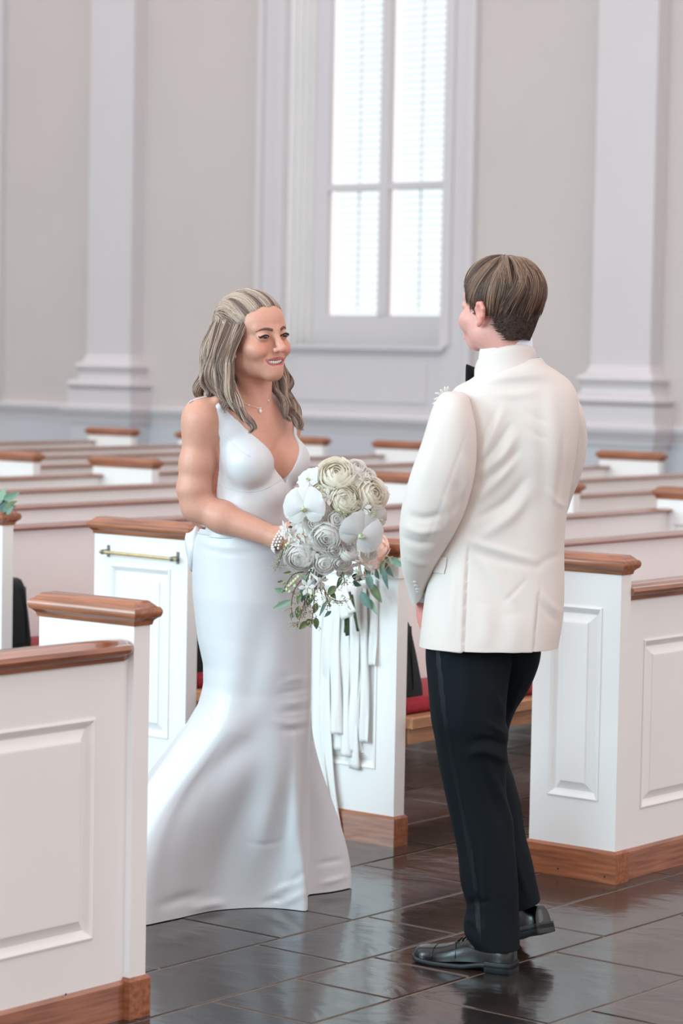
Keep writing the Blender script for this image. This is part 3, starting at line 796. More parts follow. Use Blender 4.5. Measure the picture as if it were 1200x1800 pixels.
for nm, cv, r in (('upper_lip', up_c, 0.0026), ('lower_lip', lo_c, 0.0034)):
    m = MB(); m.tube([H(*p) for p in cv], lambda t, r=r: (r*HS*(0.25+0.75*math.sin(math.pi*t)**0.6), 0.0022*HS), 8, flat=tuple(hf)); part(m, nm, LIP)
# ------------------------------------------------------------------ the gown
SATIN, nt, b_ = new_mat('white_satin')
b_.inputs['Base Color'].default_value = (0.67, 0.67, 0.69, 1); b_.inputs['Roughness'].default_value = 0.33
b_.inputs['Specular IOR Level'].default_value = 0.5; b_.inputs['Sheen Weight'].default_value = 0.0
D = torso.clone()
D.ell(T(0, 0.088, 1.150), (0.050, 0.030, 0.042), 0.025, R=RB)
D.ell(T(0, 0.055, 1.105), (0.085, 0.035, 0.075), 0.04, R=RB)
X = [D.lo[i] + h_*np.arange(D.n[i]) for i in range(3)]
gx, gy, gz = X[0][:, None, None] - TC[0], X[1][None, :, None], X[2][None, None, :]
S_ = (gx*bs_[0] + gy*bs_[1]).astype(np.float32); F_ = (gx*bf_[0] + gy*bf_[1]).astype(np.float32)
S0 = np.interp(X[2], [1.17, 1.33], [0.028, 0.0]).astype(np.float32)[None, None, :]
Vz = np.interp(X[2], [1.00, 1.170, 1.225, 1.265, 1.33, 1.372, 1.402, 1.45], [-0.15, 0.0, 0.030, 0.058, 0.100, 0.128, 0.148, 0.16]).astype(np.float32)[None, None, :]
Fe = np.interp(X[2], [0.9, 1.02, 1.06, 1.10, 1.20, 1.29, 1.35, 1.40, 1.45], [-0.4, -0.12, -0.03, -0.005, 0.012, 0.03, 0.028, -0.03, -0.05]).astype(np.float32)[None, None, :]
D.F = np.maximum(np.maximum(D.F - 0.0045, (Vz - np.abs(S_ - S0))*0.8), Fe - F_)
D.F = np.maximum(D.F, np.broadcast_to((1.022 - gz).astype(np.float32), D.F.shape))
D.F = np.maximum(D.F, np.broadcast_to((gz - 1.403).astype(np.float32), D.F.shape))
Vd, Qd = D.poly(); Vd = relax(Vd, Qd, 2, 0.4)
o = np_mesh('bodice', Vd, Qd, SATIN, bride); o['label'] = 'white satin bodice with deep V neckline'
def on_dress(pts, n, lift=0.0006):
    P = [hit(D, x, y, lift) for x, y in catmull(pts, n)]
    return [p for p in P if p is not None]
for pts in (((375,848),(400,858),(430,864),(458,862),(480,852),(497,841)), ((376,872),(410,890),(450,906),(490,930)), ((396,765),(420,790),(440,803)), ((498,845),(503,870),(516,890))):
    P = on_dress(pts, 26, 0.0004)
    if len(P) > 3: m = MB(); m.tube(P, 0.0009, 5); part(m, 'seam', SATIN)
# far shoulder strap
for sg in (1,):
    pts = [T(0.136*sg, 0.055, 1.372), T(0.136*sg, 0.030, 1.402)]
    for q in range(7):
        a_ = q/6; y_ = 0.02 - 0.10*a_; x_ = 0.134 - 0.004*a_
        zz = np.arange(1.46, 1.2, -0.001); PP = np.stack([T(x_*sg, y_, z) for z in zz]); dd_ = tri(F, PP)
        k = int(np.argmax(dd_ < 0.0025)); pts.append(PP[k])
    pts += [T(0.118*sg, -0.108, 1.30), T(0.10*sg, -0.115, 1.22), T(0.085*sg, -0.112, 1.10), T(0.075*sg, -0.105, 1.02)]
    m = MB(); m.tube(catmull(pts, 40), lambda t: (0.0042, 0.0018), 6, flat=tuple(bf_)); part(m, 'shoulder_strap', SATIN)
# near strap: from the corner of the bodice over the shoulder to the back
P = [hit(F, x, y, 0.001) for x, y in ((391,728),(386,719),(382,711),(377,704))]
for x in range(372, 328, -4):
    best = None
    for y in range(684, 775):
        q = hit(F, x, y, 0.001)
        if q is not None and q[1] < 0.0 and q[2] < 1.425:
            best = y; break
    if best is not None: P.append(hit(F, x, best + (2.5 if x < 372 else 3 + (x-372)*0.85), 0.001))
P = [p for p in P if p is not None and p[1] < 0.02]
e = P[-1]; P += [e + np.array([-0.012, 0.03, -0.012]), e + np.array([-0.020, 0.055, -0.045]), e + np.array([-0.020, 0.08, -0.10])]
m = MB(); m.tube(catmull(P[::2] + [P[-1]], 50), lambda t: (0.0070*max(0, 1-2*t)**1.3 + 0.0019, 0.0014), 8, flat=(-0.3,-0.7,0.6)); part(m, 'strap', SATIN)
# ---- skirt: rings read from the outline, hem laid on the floor
def zpx(py, px=450): return BR.L(px, py)[2]
SIL = [(930,352,512),(950,342,524),(975,338,536),(1010,337,543),(1050,338,546),(1090,342,548),(1130,347,548),(1170,356,547.5),(1205,357,547),(1245,351,546),(1280,337,544.5),(1330,304,543),(1390,262,541),(1450,222,540),(1510,196,541),(1560,180,542),(1600,170,541)]
zs = np.array([zpx(a) for a, _, _ in SIL])[::-1]; xl = np.array([BR.L(l, a)[0] for a, l, _ in SIL])[::-1]; xr = np.array([BR.L(r, a)[0] for a, _, r in SIL])[::-1]
hem_px = [(618,1561),(602,1565),(580,1569),(560,1571.5),(547,1573),(541,1576),(540,1590),(539,1602),(520,1601),(503,1599),(470,1597),(438,1597),(405,1599),(376,1602),(345,1608),(315,1615),(286,1621),(257,1627),(225,1629),(200,1624)]
hem = [BR.floor(x, y)[:2] for x, y in hem_px]
hem += [np.array(p) for p in ((-0.465,-0.15),(-0.52,0.0),(-0.56,0.16),(-0.52,0.36),(-0.40,0.52),(-0.24,0.58),(-0.08,0.54),(0.06,0.46),(0.17,0.40),(0.25,0.33))]
hem = np.array(hem)
NP, NR = 260, 150
c0 = np.array([-0.10, 0.16])
# hem as an even loop starting at the right-hand lobe, clockwise past the viewer
hc_ = np.vstack([hem, hem[:1]]); HL = catmull(hc_, 1200)
seg = np.r_[0, np.cumsum(np.linalg.norm(np.diff(HL, axis=0), axis=1))]
# parametrise by blend of arc length and angle so folds stay upright
tt_ = np.linspace(0, 1, NP, endpoint=False)
hemP = np.stack([np.interp(tt_*seg[-1], seg, HL[:, i]) for i in range(2)], 1)
zt = zpx(930); zr = zt * (1 - np.linspace(0, 1, NR)**0.9); zr[-1] = 0.0
R_ = []
ellA = None
for z in zr:
    l, r = np.interp(z, zs, xl), np.interp(z, zs, xr)
    cx, a = (l + r)/2, (r - l)/2
    b = float(np.interp(z, [0, 0.3, 0.6, 0.85, 1.0, 1.05], [0.40, 0.26, 0.165, 0.150, 0.125, 0.112]))
    cy = float(np.interp(z, [0, 0.3, 0.6, 0.85, 1.05], [0.16, 0.09, 0.035, 0.02, 0.0]))
    # start angle: the right-hand side of the ring sits under the far lobe
    ph0 = math.atan2(hemP[0,1]-c0[1], hemP[0,0]-c0[0])
    ang = 0.25 - 2*math.pi*(0.5*tt_ + 0.5*np.unwrap((-(np.arctan2(hemP[:,1]-c0[1], hemP[:,0]-c0[0]) - ph0)) % (2*math.pi)) / (2*math.pi))
    e = np.stack([cx + a*np.cos(ang), cy + b*np.sin(ang)], 1)
    w_ = float(smoothstep(0.62, 0.0, z)) ** 1.25
    P2 = e*(1-w_) + hemP*w_
    if z < 0.62:
        # hold the outer silhouette read from the picture
        lim_l = l; over = P2[:,0] < lim_l; P2[over,0] = lim_l - 0.02*np.tanh((lim_l-P2[over,0])/0.02)
    if z > 0.03:
        lim_r = r + float(np.interp(z, [0, 0.10, 0.42], [0.12, 0.085, 0.0]))*1.0
        front = P2[:,1] < 0.10
        over = (P2[:,0] > r) & front & (tt_ > 0.03); P2[over,0] = r + (P2[over,0]-r)*0.15
    R_.append(np.concatenate([P2, np.full((NP,1), z)], 1))
SK = np.stack(R_)
# long soft folds and knee wrinkles, pushed along the surface normal
def normals(G):
    du = np.roll(G, -1, 1) - np.roll(G, 1, 1); dv = np.gradient(G, axis=0); n = np.cross(du, dv); return n / (np.linalg.norm(n, axis=2, keepdims=True) + 1e-9)
Nn = normals(SK)
cen = SK.mean(1, keepdims=True); sgn = np.sign(((SK - cen) * Nn).sum(2).mean()); Nn = Nn * sgn
pxs, pys = BR.px(SK); facing = (Nn[:, :, 1] < 0.25)
disp = np.zeros(SK.shape[:2])
def fold(pts, w, amp):
    global disp
    C = catmull(pts, 40); d = np.full(disp.shape, 1e9); tq = np.zeros(disp.shape)
    for i, (a, b) in enumerate(zip(C[:-1], C[1:])):
        ab = b - a; t = np.clip(((pxs-a[0])*ab[0] + (pys-a[1])*ab[1])/(ab@ab), 0, 1)
        q = np.hypot(pxs-a[0]-t*ab[0], pys-a[1]-t*ab[1]); m = q < d; d = np.where(m, q, d); tq = np.where(m, (i+t)/39, tq)
    disp += np.where(facing, amp*np.exp(-(d/w)**2)*np.sin(np.pi*np.clip(tq*0.94+0.03, 0, 1))**1.0, 0)
fold([(470,1060),(452,1150),(432,1240),(425,1290)], 30, -0.012)
fold([(500,1180),(470,1260),(445,1300),(390,1340),(330,1400),(280,1470)], 34, -0.022)
fold([(415,1130),(400,1220),(360,1310),(300,1400)], 34, 0.012)
fold([(505,1290),(480,1380),(455,1480),(440,1580)], 24, 0.016)
fold([(470,1300),(440,1400),(400,1500),(380,1590)], 26, -0.012)
fold([(525,1330),(520,1420),(515,1500)], 12, 0.008)
fold([(505,1380),(500,1470),(490,1560)], 16, -0.008)
for pts, w, a in ((((492,1204),(515,1195),(545,1192)),3.5,0.003),(((485,1222),(512,1216),(548,1208)),3.5,-0.003),(((492,1238),(518,1236),(549,1228)),3.5,0.003),(((488,1254),(514,1251),(549,1245)),4,-0.003),(((480,1266),(510,1272),(548,1264)),4,0.003),(((490,1284),(515,1284),(540,1280)),5,-0.004),
                  (((470,1575),(500,1560),(528,1548)),5,0.006),(((490,1592),(515,1580),(536,1566)),5,0.007),(((455,1590),(480,1582),(500,1580)),4,-0.005),(((505,1562),(520,1545),(534,1530)),4,-0.006),(((430,1478),(470,1482),(500,1478)),4,-0.003),(((330,1600),(370,1590),(400,1588)),7,0.007),(((275,1595),(320,1580),(360,1570)),9,-0.006),
                  (((555,1520),(580,1515),(605,1510)),4,-0.004),(((560,1555),(585,1548),(612,1540)),4,0.005),(((352,960),(420,972),(500,962)),4,-0.003),(((345,945),(380,962),(430,968)),4,0.003)):
    fold(pts, w, a)
SK = SK + Nn * disp[:, :, None]
SK[:, :, 2] = np.maximum(SK[:, :, 2], 0.002)
Fq = grid_faces(NR, NP)
o = np_mesh('skirt', SK.reshape(-1, 3), Fq if sgn < 0 else Fq[:, ::-1], SATIN, bride); o['label'] = 'long fitted white satin skirt with spread train'
# waist seam and the bow at the back of the waist
m = MB(); m.tube([tuple(p) for p in SK[1]] + [tuple(SK[1][0])], 0.003, 5, cap=False); part(m, 'waist_seam', SATIN)
bw = MB()
for (c, r1, r2, tw) in ((BR.L(340, 965, 0.03), 0.055, 0.030, 0.2), (BR.L(346, 985, 0.06), 0.05, 0.035, -0.2)):
    bw.sphere((0,0,0), 1, 14, 9); vs = np.array(bw.v[-126:])
    bw.v[-126:] = [tuple(c + np.array([x*0.024*(1+0.25*z) , y*r2*1.6, z*r1*1.05 + 0.01*math.sin(5*x)])) for x, y, z in vs]
part(bw, 'waist_bow', SATIN)
# necklace, pendant, earring, bracelet
SILV = mat('silver_chain', (0.8, 0.79, 0.78), 0.2, metal=1.0)
GEM = mat('clear_stone', (0.9, 0.92, 0.93), 0.05, coat=1.0, spec=0.9)
PEARL = mat('pearl', (0.86, 0.84, 0.82), 0.2, coat=0.6)
P = [hit(F, x, y, 0.0015) for x, y in catmull([(422,695),(428,707),(440,713),(457,718),(466,713),(472,706),(475,695)], 30)]
m = MB(); m.tube([p for p in P if p is not None], 0.0009, 5); nk = part(m, 'necklace', SILV)
c = hit(F, 457.5, 722, 0.0015) + np.array([0, -0.004, -0.001]); m = MB(); m.sphere(c, (0.0042, 0.0035, 0.0058), 10, 8); m.tube([c+np.array([0,0,0.005]), c+np.array([0,0,0.010])], 0.0014, 5); part(m, 'pendant', GEM, False, None, nk)
for x, y in ((437,712),(472,704)):
    q = hit(F, x, y, 0.0015)
    if q is not None: m = MB(); m.sphere(q, 0.0024, 8, 6); part(m, 'chain_stone', GEM, False, None, nk)
m = MB(); e = BR.L(411, 626, -0.115); m.sphere(e, 0.0042, 10, 7)
for q in range(8): m.sphere(e + np.array([0.005*math.cos(q*0.785), -0.001, 0.005*math.sin(q*0.785)]), 0.0017, 6, 4)
part(m, 'earring', GEM, False)
dw = (Wr_R - El_R)/np.linalg.norm(Wr_R - El_R); ux = np.cross(dw, [0,0,1.0]); ux /= np.linalg.norm(ux); uz = np.cross(ux, dw)
pm = MB(); pm.sphere((0,0,0), 0.0038, 8, 6); pme = pm.mesh('pearl', True); pme.materials.append(PEARL)
bc = empty('pearl_bracelet', tuple(Wr_R + dw*0.004)); bc.parent = bride
for k in range(3):
    for q in range(24):
        a_ = 2*math.pi*q/24 + 0.13*k; rr = 0.0315 + 0.0025*k*(1 if math.sin(a_) < 0 else 0.3)
        o = link('pearl', pme, bc); p = ux*(math.cos(a_)*rr) + uz*(math.sin(a_)*rr*1.02) + dw*(0.0085*k*(1-0.3*math.sin(a_)) + 0.004*math.sin(a_) - 0.006*(math.sin(a_)<-0.6)*k); o.location = tuple(p)
# ------------------------------------------------------------------ hair: strands swept over a cap, and hanging waves
HAIRB = mat('blonde_hair', (0.4, 0.33, 0.27), 0.36, vcol=True, spec=0.4, aniso=0.5)
hr = random.Random(5)
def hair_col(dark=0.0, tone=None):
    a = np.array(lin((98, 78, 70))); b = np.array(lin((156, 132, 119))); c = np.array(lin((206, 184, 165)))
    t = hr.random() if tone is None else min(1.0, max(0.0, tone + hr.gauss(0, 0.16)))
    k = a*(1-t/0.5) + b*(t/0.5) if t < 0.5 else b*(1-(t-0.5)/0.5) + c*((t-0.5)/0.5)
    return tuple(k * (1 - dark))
class Strands:
    def __init__(s): s.V = []; s.F = []; s.C = []; s.n = 0
    def add(s, P, r, col, taper=True):
        P = np.asarray(P); n = len(P); T_ = np.gradient(P, axis=0); T_ /= np.linalg.norm(T_, axis=1, keepdims=True) + 1e-9
        ref = np.array([0.3, -0.8, 0.5]); A = np.cross(T_, ref); A /= np.linalg.norm(A, axis=1, keepdims=True) + 1e-9; B = np.cross(T_, A)
        t = np.linspace(0, 1, n); rr = r * np.minimum(1, np.minimum((t+0.05)/0.1, (1.03-t)/0.18)) if taper else np.full(n, r)
        ring = np.stack([P + (A*math.cos(a) + B*math.sin(a))*rr[:, None] for a in (0, 2.094, 4.189)], 1)
        s.V.append(ring.reshape(-1, 3)); s.F.append(grid_faces(n, 3) + s.n); s.n += n*3
        sh = 1 + 0.12*np.sin(t*9 + hr.random()*6)
        s.C.append(np.repeat(np.asarray(col)[None]*sh[:, None], 3, 0))
    def build(s, name, m, parent):
        o = np_mesh(name, np.concatenate(s.V), np.concatenate(s.F), m, parent, np.concatenate(s.C)); o['kind'] = 'stuff'; return o
SKC, SKR = np.array([0, -0.012, 0.030]), np.array([0.072, 0.092, 0.078])
def on_skull(p, vol):
    d = (np.asarray(p) - SKC) / SKR; d = d / (np.linalg.norm(d, axis=-1, keepdims=True) + 1e-9); return SKC + d * SKR * np.asarray(vol)[..., None]
def HHm(P): return HC + (P @ RH.T) * HS
# cap
cp = MB(); rings = []
nA = 40
hair_front = [(-180,0.0),( -120,-0.02),(-90,-0.012),(-65,0.026),(-40,0.062),(-15,0.074),(0,0.076),(15,0.074),(40,0.062),(65,0.026),(90,-0.012),(120,-0.02),(180,0.0)]
for k in range(14):
    ring = []
    for q in range(nA):
        az = -180 + 360*q/nA  # 0 = forward
        zl = np.interp(az, [a for a, _ in hair_front], [b for _, b in hair_front]) + (-0.055 if abs(az) > 110 else 0)
        zt_ = SKC[2] + SKR[2]*1.03
        f = k/13; zz = zt_ - (zt_ - zl)*f
        c_ = math.sqrt(max(0.0, 1 - ((zz-SKC[2])/(SKR[2]*1.04))**2)) if zz > SKC[2] else 1.0
        rad = np.array([math.sin(math.radians(az))*SKR[0]*1.045*c_, math.cos(math.radians(az))*SKR[1]*1.045*c_])
        ring.append(tuple(HHm(np.array([rad[0], SKC[1]+rad[1], zz]))))
    rings.append(ring)
cp.loft(rings, True, False); cp.c = [tuple(np.array(lin((128,106,90))))]*len(cp.v)
part(cp, 'hair_cap', HAIRB)
S1 = Strands(); clip = np.array([-0.036, -0.100, 0.022])
front = catmull([(0.070,0.012,0.000),(0.066,0.030,0.030),(0.050,0.055,0.058),(0.030,0.072,0.072),(0.0,0.080,0.078),(-0.030,0.072,0.072),(-0.052,0.052,0.056),(-0.064,0.034,0.034),(-0.070,0.016,0.010),(-0.072,0.004,-0.006)], 100)
for q in range(2600):
    u = hr.random(); a = front[int(u*99)] + np.array([hr.gauss(0,0.002), -abs(hr.gauss(0,0.012)), hr.gauss(0,0.002)])
    e = clip + np.array([hr.gauss(0,0.006), hr.gauss(0,0.004), hr.gauss(0,0.008) + 0.012*(0.5-u)])
    t = np.linspace(0, 1, 22)[:, None]
    lift = np.array([0.0, -0.01, 0.06*(1-0.7*max(0, u-0.55)/0.45)]) * (1 + hr.gauss(0, 0.12))
    mid = a*(1-t) + e*t + lift*np.sin(np.pi*t)
    vol = 1.045 + (0.085 + 0.02*hr.random())*np.sin(np.pi*np.clip(t[:,0]*1.05, 0, 1))**0.7 + (0.09 + 0.05*max(0, u-0.5))*t[:,0]**2 + 0.03*max(0, u-0.55)*np.sin(np.pi*t[:,0]) + 0.014*math.sin(u*44)
    S1.add(HHm(on_skull(mid, vol)), 0.00085, hair_col(0.2 if math.sin(u*44) < -0.5 else 0.0, 0.5 + 0.35*math.sin(u*44) + 0.15*math.sin(u*131)))
# short sweep on the crown behind the parting
for q in range(900):
    az = hr.uniform(-2.6, 2.6); a = np.array([0.03*math.sin(az)+0.01, -0.02+0.02*math.cos(az), 0.11]); e = clip + np.array([hr.gauss(0.03,0.03), 0, hr.gauss(0.0,0.012)])
    t = np.linspace(0, 1, 14)[:, None]; mid = a*(1-t) + e*t
    S1.add(HHm(on_skull(mid, 1.10 + 0.03*np.sin(np.pi*t[:,0]) + 0.02*hr.random())), 0.00085, hair_col())
S1.build('swept_back_hair', HAIRB, bride)
S2 = Strands()
def lock(pts, w, n, wave=0.010, per=1.8, dark=0.0, r=0.00085, spread=1.0):
    C = catmull([BR.L(*p) for p in pts], 34); t = np.linspace(0, 1, 34)
    ph = hr.random()*6
    for q in range(int(n*1.9)):
        a, rr = hr.random()*6.283, math.sqrt(hr.random())
        env = np.interp(t, [0, 0.2, 0.7, 1.0], [0.45, 1.0, 1.0, 0.35])*spread
        o1, o2 = w*rr*math.cos(a), w*0.55*rr*math.sin(a); j = hr.gauss(0, 0.5)
        off = np.stack([o1*env + wave*np.sin(ph + j*0.5 + t*6.283*per)*t**0.7, o2*env + wave*0.8*np.cos(ph + j*0.5 + t*6.283*per)*t**0.7, hr.gauss(0,0.002)+0*t], 1)
        te = 1 - 0.12*hr.random(); k = max(8, int(34*te))
        S2.add((C + off)[:k], r, hair_col(dark, 0.47 + 0.33*math.sin(a*2 + ph*3) + 0.12*math.sin(a*7)))
# near side, from under the clip down to the shoulder and chest; inner fill locks coloured darker as shade
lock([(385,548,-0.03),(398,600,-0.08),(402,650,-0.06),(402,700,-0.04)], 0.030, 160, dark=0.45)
lock([(386,552,-0.03),(370,610,-0.07),(362,650,-0.075),(356,680,-0.075),(350,703,-0.07)], 0.022, 190)
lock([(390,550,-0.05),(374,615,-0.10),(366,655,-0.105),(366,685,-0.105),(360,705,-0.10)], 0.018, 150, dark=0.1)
lock([(397,548,-0.065),(380,612,-0.115),(372,650,-0.12),(380,684,-0.125),(394,704,-0.13),(400,722,-0.14)], 0.018, 170)
lock([(408,545,-0.075),(390,608,-0.125),(381,645,-0.13),(390,680,-0.14),(408,704,-0.15),(420,722,-0.16)], 0.017, 170)
lock([(420,543,-0.08),(402,600,-0.13),(392,640,-0.138),(398,675,-0.15),(412,702,-0.16),(428,728,-0.172),(440,748,-0.18)], 0.015, 170)
lock([(432,540,-0.082),(412,592,-0.13),(401,630,-0.14),(401,664,-0.15),(408,696,-0.162),(422,722,-0.172),(437,742,-0.18),(446,758,-0.185)], 0.013, 150)
lock([(442,538,-0.082),(424,578,-0.127),(410,612,-0.135),(404,650,-0.145),(409,684,-0.155),(416,712,-0.17),(432,738,-0.18),(449,752,-0.185),(441,764,-0.185)], 0.010, 110)
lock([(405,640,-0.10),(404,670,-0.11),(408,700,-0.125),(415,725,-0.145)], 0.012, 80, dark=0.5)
# far side
lock([(484,636,0.06),(490,665,0.05),(496,690,0.02),(508,715,-0.02),(520,738,-0.05),(528,756,-0.06)], 0.015, 170)
lock([(494,640,0.07),(503,665,0.06),(505,690,0.03),(514,714,-0.01),(525,740,-0.04),(533,758,-0.05)], 0.013, 150)
lock([(478,648,0.04),(482,672,0.02),(490,696,-0.02),(502,722,-0.05),(515,744,-0.07)], 0.010, 90, dark=0.25)
lock([(498,640,0.07),(509,668,0.06),(511,690,0.03),(506,705,0.0)], 0.006, 40)
S2.build('hanging_hair', HAIRB, bride)
m = MB(); c = HHm(on_skull(clip*1.0, np.array(1.30))); m.sphere(c, (0.006, 0.012, 0.009), 10, 7); part(m, 'hair_clip', mat('dark_hair_clip', lin((96,78,70)), 0.4))
# ------------------------------------------------------------------ the groom
GR = Fig(850, 6.5)
groom = empty('person', tuple(GR.o), GR.rz)
tag(groom, 'man in cream dinner jacket, black trousers and bow tie seen from behind', 'person')
db = math.radians(28)
gf = np.array([-math.sin(db), math.cos(db), 0]); gl = np.array([-math.cos(db), -math.sin(db), 0])     # facing, his left
RGB = np.stack([gl, gf, bu_], 1)
JACK = mat('cream_wool', (0.70, 0.635, 0.59), 0.8, sheen=0.1, bump=0.08, bscale=500, var=0.02, vscale=12)
BLACK = mat('black_wool', (0.0045, 0.0075, 0.0105), 0.8, spec=0.15, bump=0.05, bscale=500)
SATB = mat('black_satin', (0.004, 0.006, 0.009), 0.5, spec=0.2)
SHIRT = mat('white_shirt', (0.80, 0.83, 0.92), 0.6)
SHOE = mat('black_polished_leather', lin((9, 13, 17)), 0.24, coat=0.15, bump=0.03, bscale=200)
SOLE = mat('black_rubber_sole', lin((20, 26, 30)), 0.5)
class Sheet:
    """closed garment surface: rings from left/right outline points, thickness in depth"""
    def __init__(s, fig, strips, NR, NP, pw=0.85, face=1.0):
        A = np.array(strips, float); K = len(A)
        t = np.linspace(0, 1, NR)
        q = catmull(A, NR); s.fig = fig; G = []
        th = 2*math.pi*np.arange(NP)/NP
        ca, sa = np.cos(th), np.sin(th); ca = np.sign(ca)*np.abs(ca)**pw; sa = np.sign(sa)*np.abs(sa)**pw
        for r in q:
            l, rr = fig.L(r[0], r[1], r[4]), fig.L(r[2], r[3], r[4]); c, a = (l+rr)/2, (rr-l)/2
            b = np.array([0, r[5], 0.0])
            G.append(c + a*ca[:, None] + b*sa[:, None])
        s.G = np.stack(G); s.th = th; s.finish()
    def finish(s):
        G = s.G; du = np.roll(G, -1, 1) - np.roll(G, 1, 1); dv = np.gradient(G, axis=0); n = np.cross(du, dv)
        n /= np.linalg.norm(n, axis=2, keepdims=True) + 1e-9
        c = G.mean(1, keepdims=True); s.sg = np.sign(((G - c)*n).sum(2).mean()); s.N = n*s.sg
        s.px, s.py = s.fig.px(G); s.face = s.N[:, :, 1] < 0.2; s.d = np.zeros(G.shape[:2])
    def fold(s, pts, w, amp, step=False, back=False, pw=0.6):
        C = catmull(pts, 40); d = np.full(s.d.shape, 1e9); tq = np.zeros(s.d.shape); sd = np.zeros(s.d.shape)
        for i, (a, b) in enumerate(zip(C[:-1], C[1:])):
            ab = b - a; t = np.clip(((s.px-a[0])*ab[0] + (s.py-a[1])*ab[1])/(ab@ab), 0, 1)
            ex, ey = s.px-a[0]-t*ab[0], s.py-a[1]-t*ab[1]; q = np.hypot(ex, ey); m = q < d
            d = np.where(m, q, d); tq = np.where(m, (i+t)/39, tq); sd = np.where(m, np.sign(ab[0]*ey - ab[1]*ex), sd)
        env = np.sin(np.pi*np.clip(tq*0.94+0.03, 0, 1))**pw
        f = np.exp(-(d/w)**2) if not step else np.where(sd > 0, np.exp(-(d/w)**2), 0) 
        s.d += np.where(s.face, amp*f*env, 0)
    def apply(s): s.G = s.G + s.N*s.d[:, :, None]; s.finish()
    def build(s, name, m, parent, cap0=False, cap1=False):
        NR, NP = s.G.shape[:2]; F_ = grid_faces(NR, NP); V = s.G.reshape(-1, 3)
        if s.sg > 0: F_ = F_[:, ::-1]
        F_ = F_[:, ::-1]
        for flag, k, rev in ((cap0, 0, 1), (cap1, NR-1, 0)):
            if flag:
                V = np.vstack([V, s.G[k].mean(0)[None]]); j = np.arange(NP); n = len(V)-1
                tri_ = np.stack([k*NP+j, k*NP+(j+1)%NP, np.full(NP, n), np.full(NP, n)], 1)
                F_ = np.vstack([F_, tri_ if rev else tri_[:, ::-1]])
        return np_mesh(name, V, F_, m, parent)
# ---- jacket body
JB = Sheet(GR, [(860,640,950,628,0.0,0.070),(846,652,960,640,0.0,0.098),(826,667,978,652,0.0,0.108),(802,680,1000,669,0.0,0.108),(788,698,1013,692,-0.004,0.112),(784,725,1017,722,-0.008,0.118),
                (786,760,1016,760,-0.008,0.126),(790,800,1012,798,-0.006,0.128),(786,840,1005,838,-0.002,0.126),(778,880,999,876,0.0,0.122),(770,920,994,915,0.0,0.120),(763,960,991,955,0.0,0.120),
                (757,1000,991,1000,0.0,0.124),(748,1040,991,1045,-0.002,0.130),(742,1085,988,1090,-0.004,0.136),(737,1130,981,1132,-0.006,0.142),(736.5,1134,980,1136,-0.006,0.141)], 230, 300, 0.84)
for pts, w, a in ((((884,718),(866,760),(842,813)),8,0.006),(((872,722),(856,758),(840,790)),7,-0.005),(((907,764),(884,800),(846,832)),8,0.007),(((897,745),(872,785),(842,822)),6,-0.006),(((903,805),(880,838),(838,880)),9,0.007),
                  (((912,790),(886,822),(840,856)),6,-0.005),(((932,862),(900,905),(842,945)),11,0.007),(((924,842),(890,882),(838,912)),8,-0.006),(((822,950),(870,965),(940,985)),7,0.005),(((825,968),(880,985),(950,1000)),7,-0.003),
                  (((838,990),(862,1028),(892,1064)),6,-0.0028),(((848,985),(876,1022),(906,1058)),8,0.003),(((886,1058),(905,1040),(925,1018)),4,-0.002),(((940,1000),(960,985),(985,975)),7,-0.002),(((950,1040),(966,1062),(985,1078)),6,0.003),(((944,1055),(962,1078),(980,1095)),5,-0.002),
                  (((905,700),(910,800),(915,900),(918,960)),26,-0.006),(((968,690),(976,780),(975,870),(972,960)),14,0.006),(((948,700),(955,800),(956,900)),12,-0.003),(((990,760),(984,830),(975,890)),6,-0.004),(((960,860),(975,880),(990,890)),5,0.003),
                  (((850,1060),(855,1100),(850,1140)),16,0.005),(((900,1080),(905,1110),(902,1150)),18,0.005),(((780,1010),(776,1060),(772,1120)),10,-0.004),(((800,1000),(795,1060),(792,1120)),8,0.004),(((870,690),(900,694),(940,690)),8,0.003),(((925,720),(945,735),(960,742)),5,-0.002),(((925,750),(945,765),(962,772)),5,-0.002)):
    JB.fold(pts, w, a)
JB.apply()
JB.fold([(822,968),(819,1010),(817,1060),(815,1110),(813,1165)], 26, 0.006, step=True, pw=0.3)
JB.fold([(822,968),(819,1010),(817,1060),(815,1110),(813,1165)], 2.5, -0.004, pw=0.3)
JB.fold([(946,1044),(943,1080),(940,1110),(936,1165)], 2.5, -0.004, pw=0.3)
JB.fold([(946,1044),(943,1080),(940,1110),(936,1165)], 18, 0.003, step=True, pw=0.3)
JB.apply()
jk = JB.build('jacket', JACK, groom, cap0=False, cap1=True); jk['label'] = 'cream dinner jacket'
# ---- sleeves
SL_ = Sheet(GR, [(798,688,812,689,-0.07,0.02),(779,690,823,698,-0.085,0.055),(766,704,830,722,-0.095,0.075),(757,725,836,750,-0.10,0.083),(742,775,838,790,-0.105,0.086),(724,825,834,835,-0.108,0.083),(708,880,820,890,-0.10,0.078),
                 (702,925,800,935,-0.085,0.072),(703,965,780,970,-0.06,0.064),(706,1000,763,1003,-0.02,0.055),(713,1028,753,1025,0.02,0.048),(724,1062,746,1042,0.055,0.040),(725,1064,747,1044,0.056,0.038)], 150, 110, 0.95)
for pts, w, a in ((((824,752),(795,830),(770,900),(750,955)),2.0,-0.0016),(((720,905),(745,912),(775,905)),7,-0.006),(((712,925),(740,935),(775,930)),7,0.006),(((708,945),(735,955),(765,955)),6,-0.005),(((800,850),(805,880),(790,905)),7,-0.004),(((775,870),(790,900),(785,930)),6,0.004),
                  (((815,800),(820,840),(808,880)),6,0.004),(((770,740),(755,800),(738,860)),12,0.004),(((715,980),(735,990),(755,990)),6,0.004)):
    SL_.fold(pts, w, a)
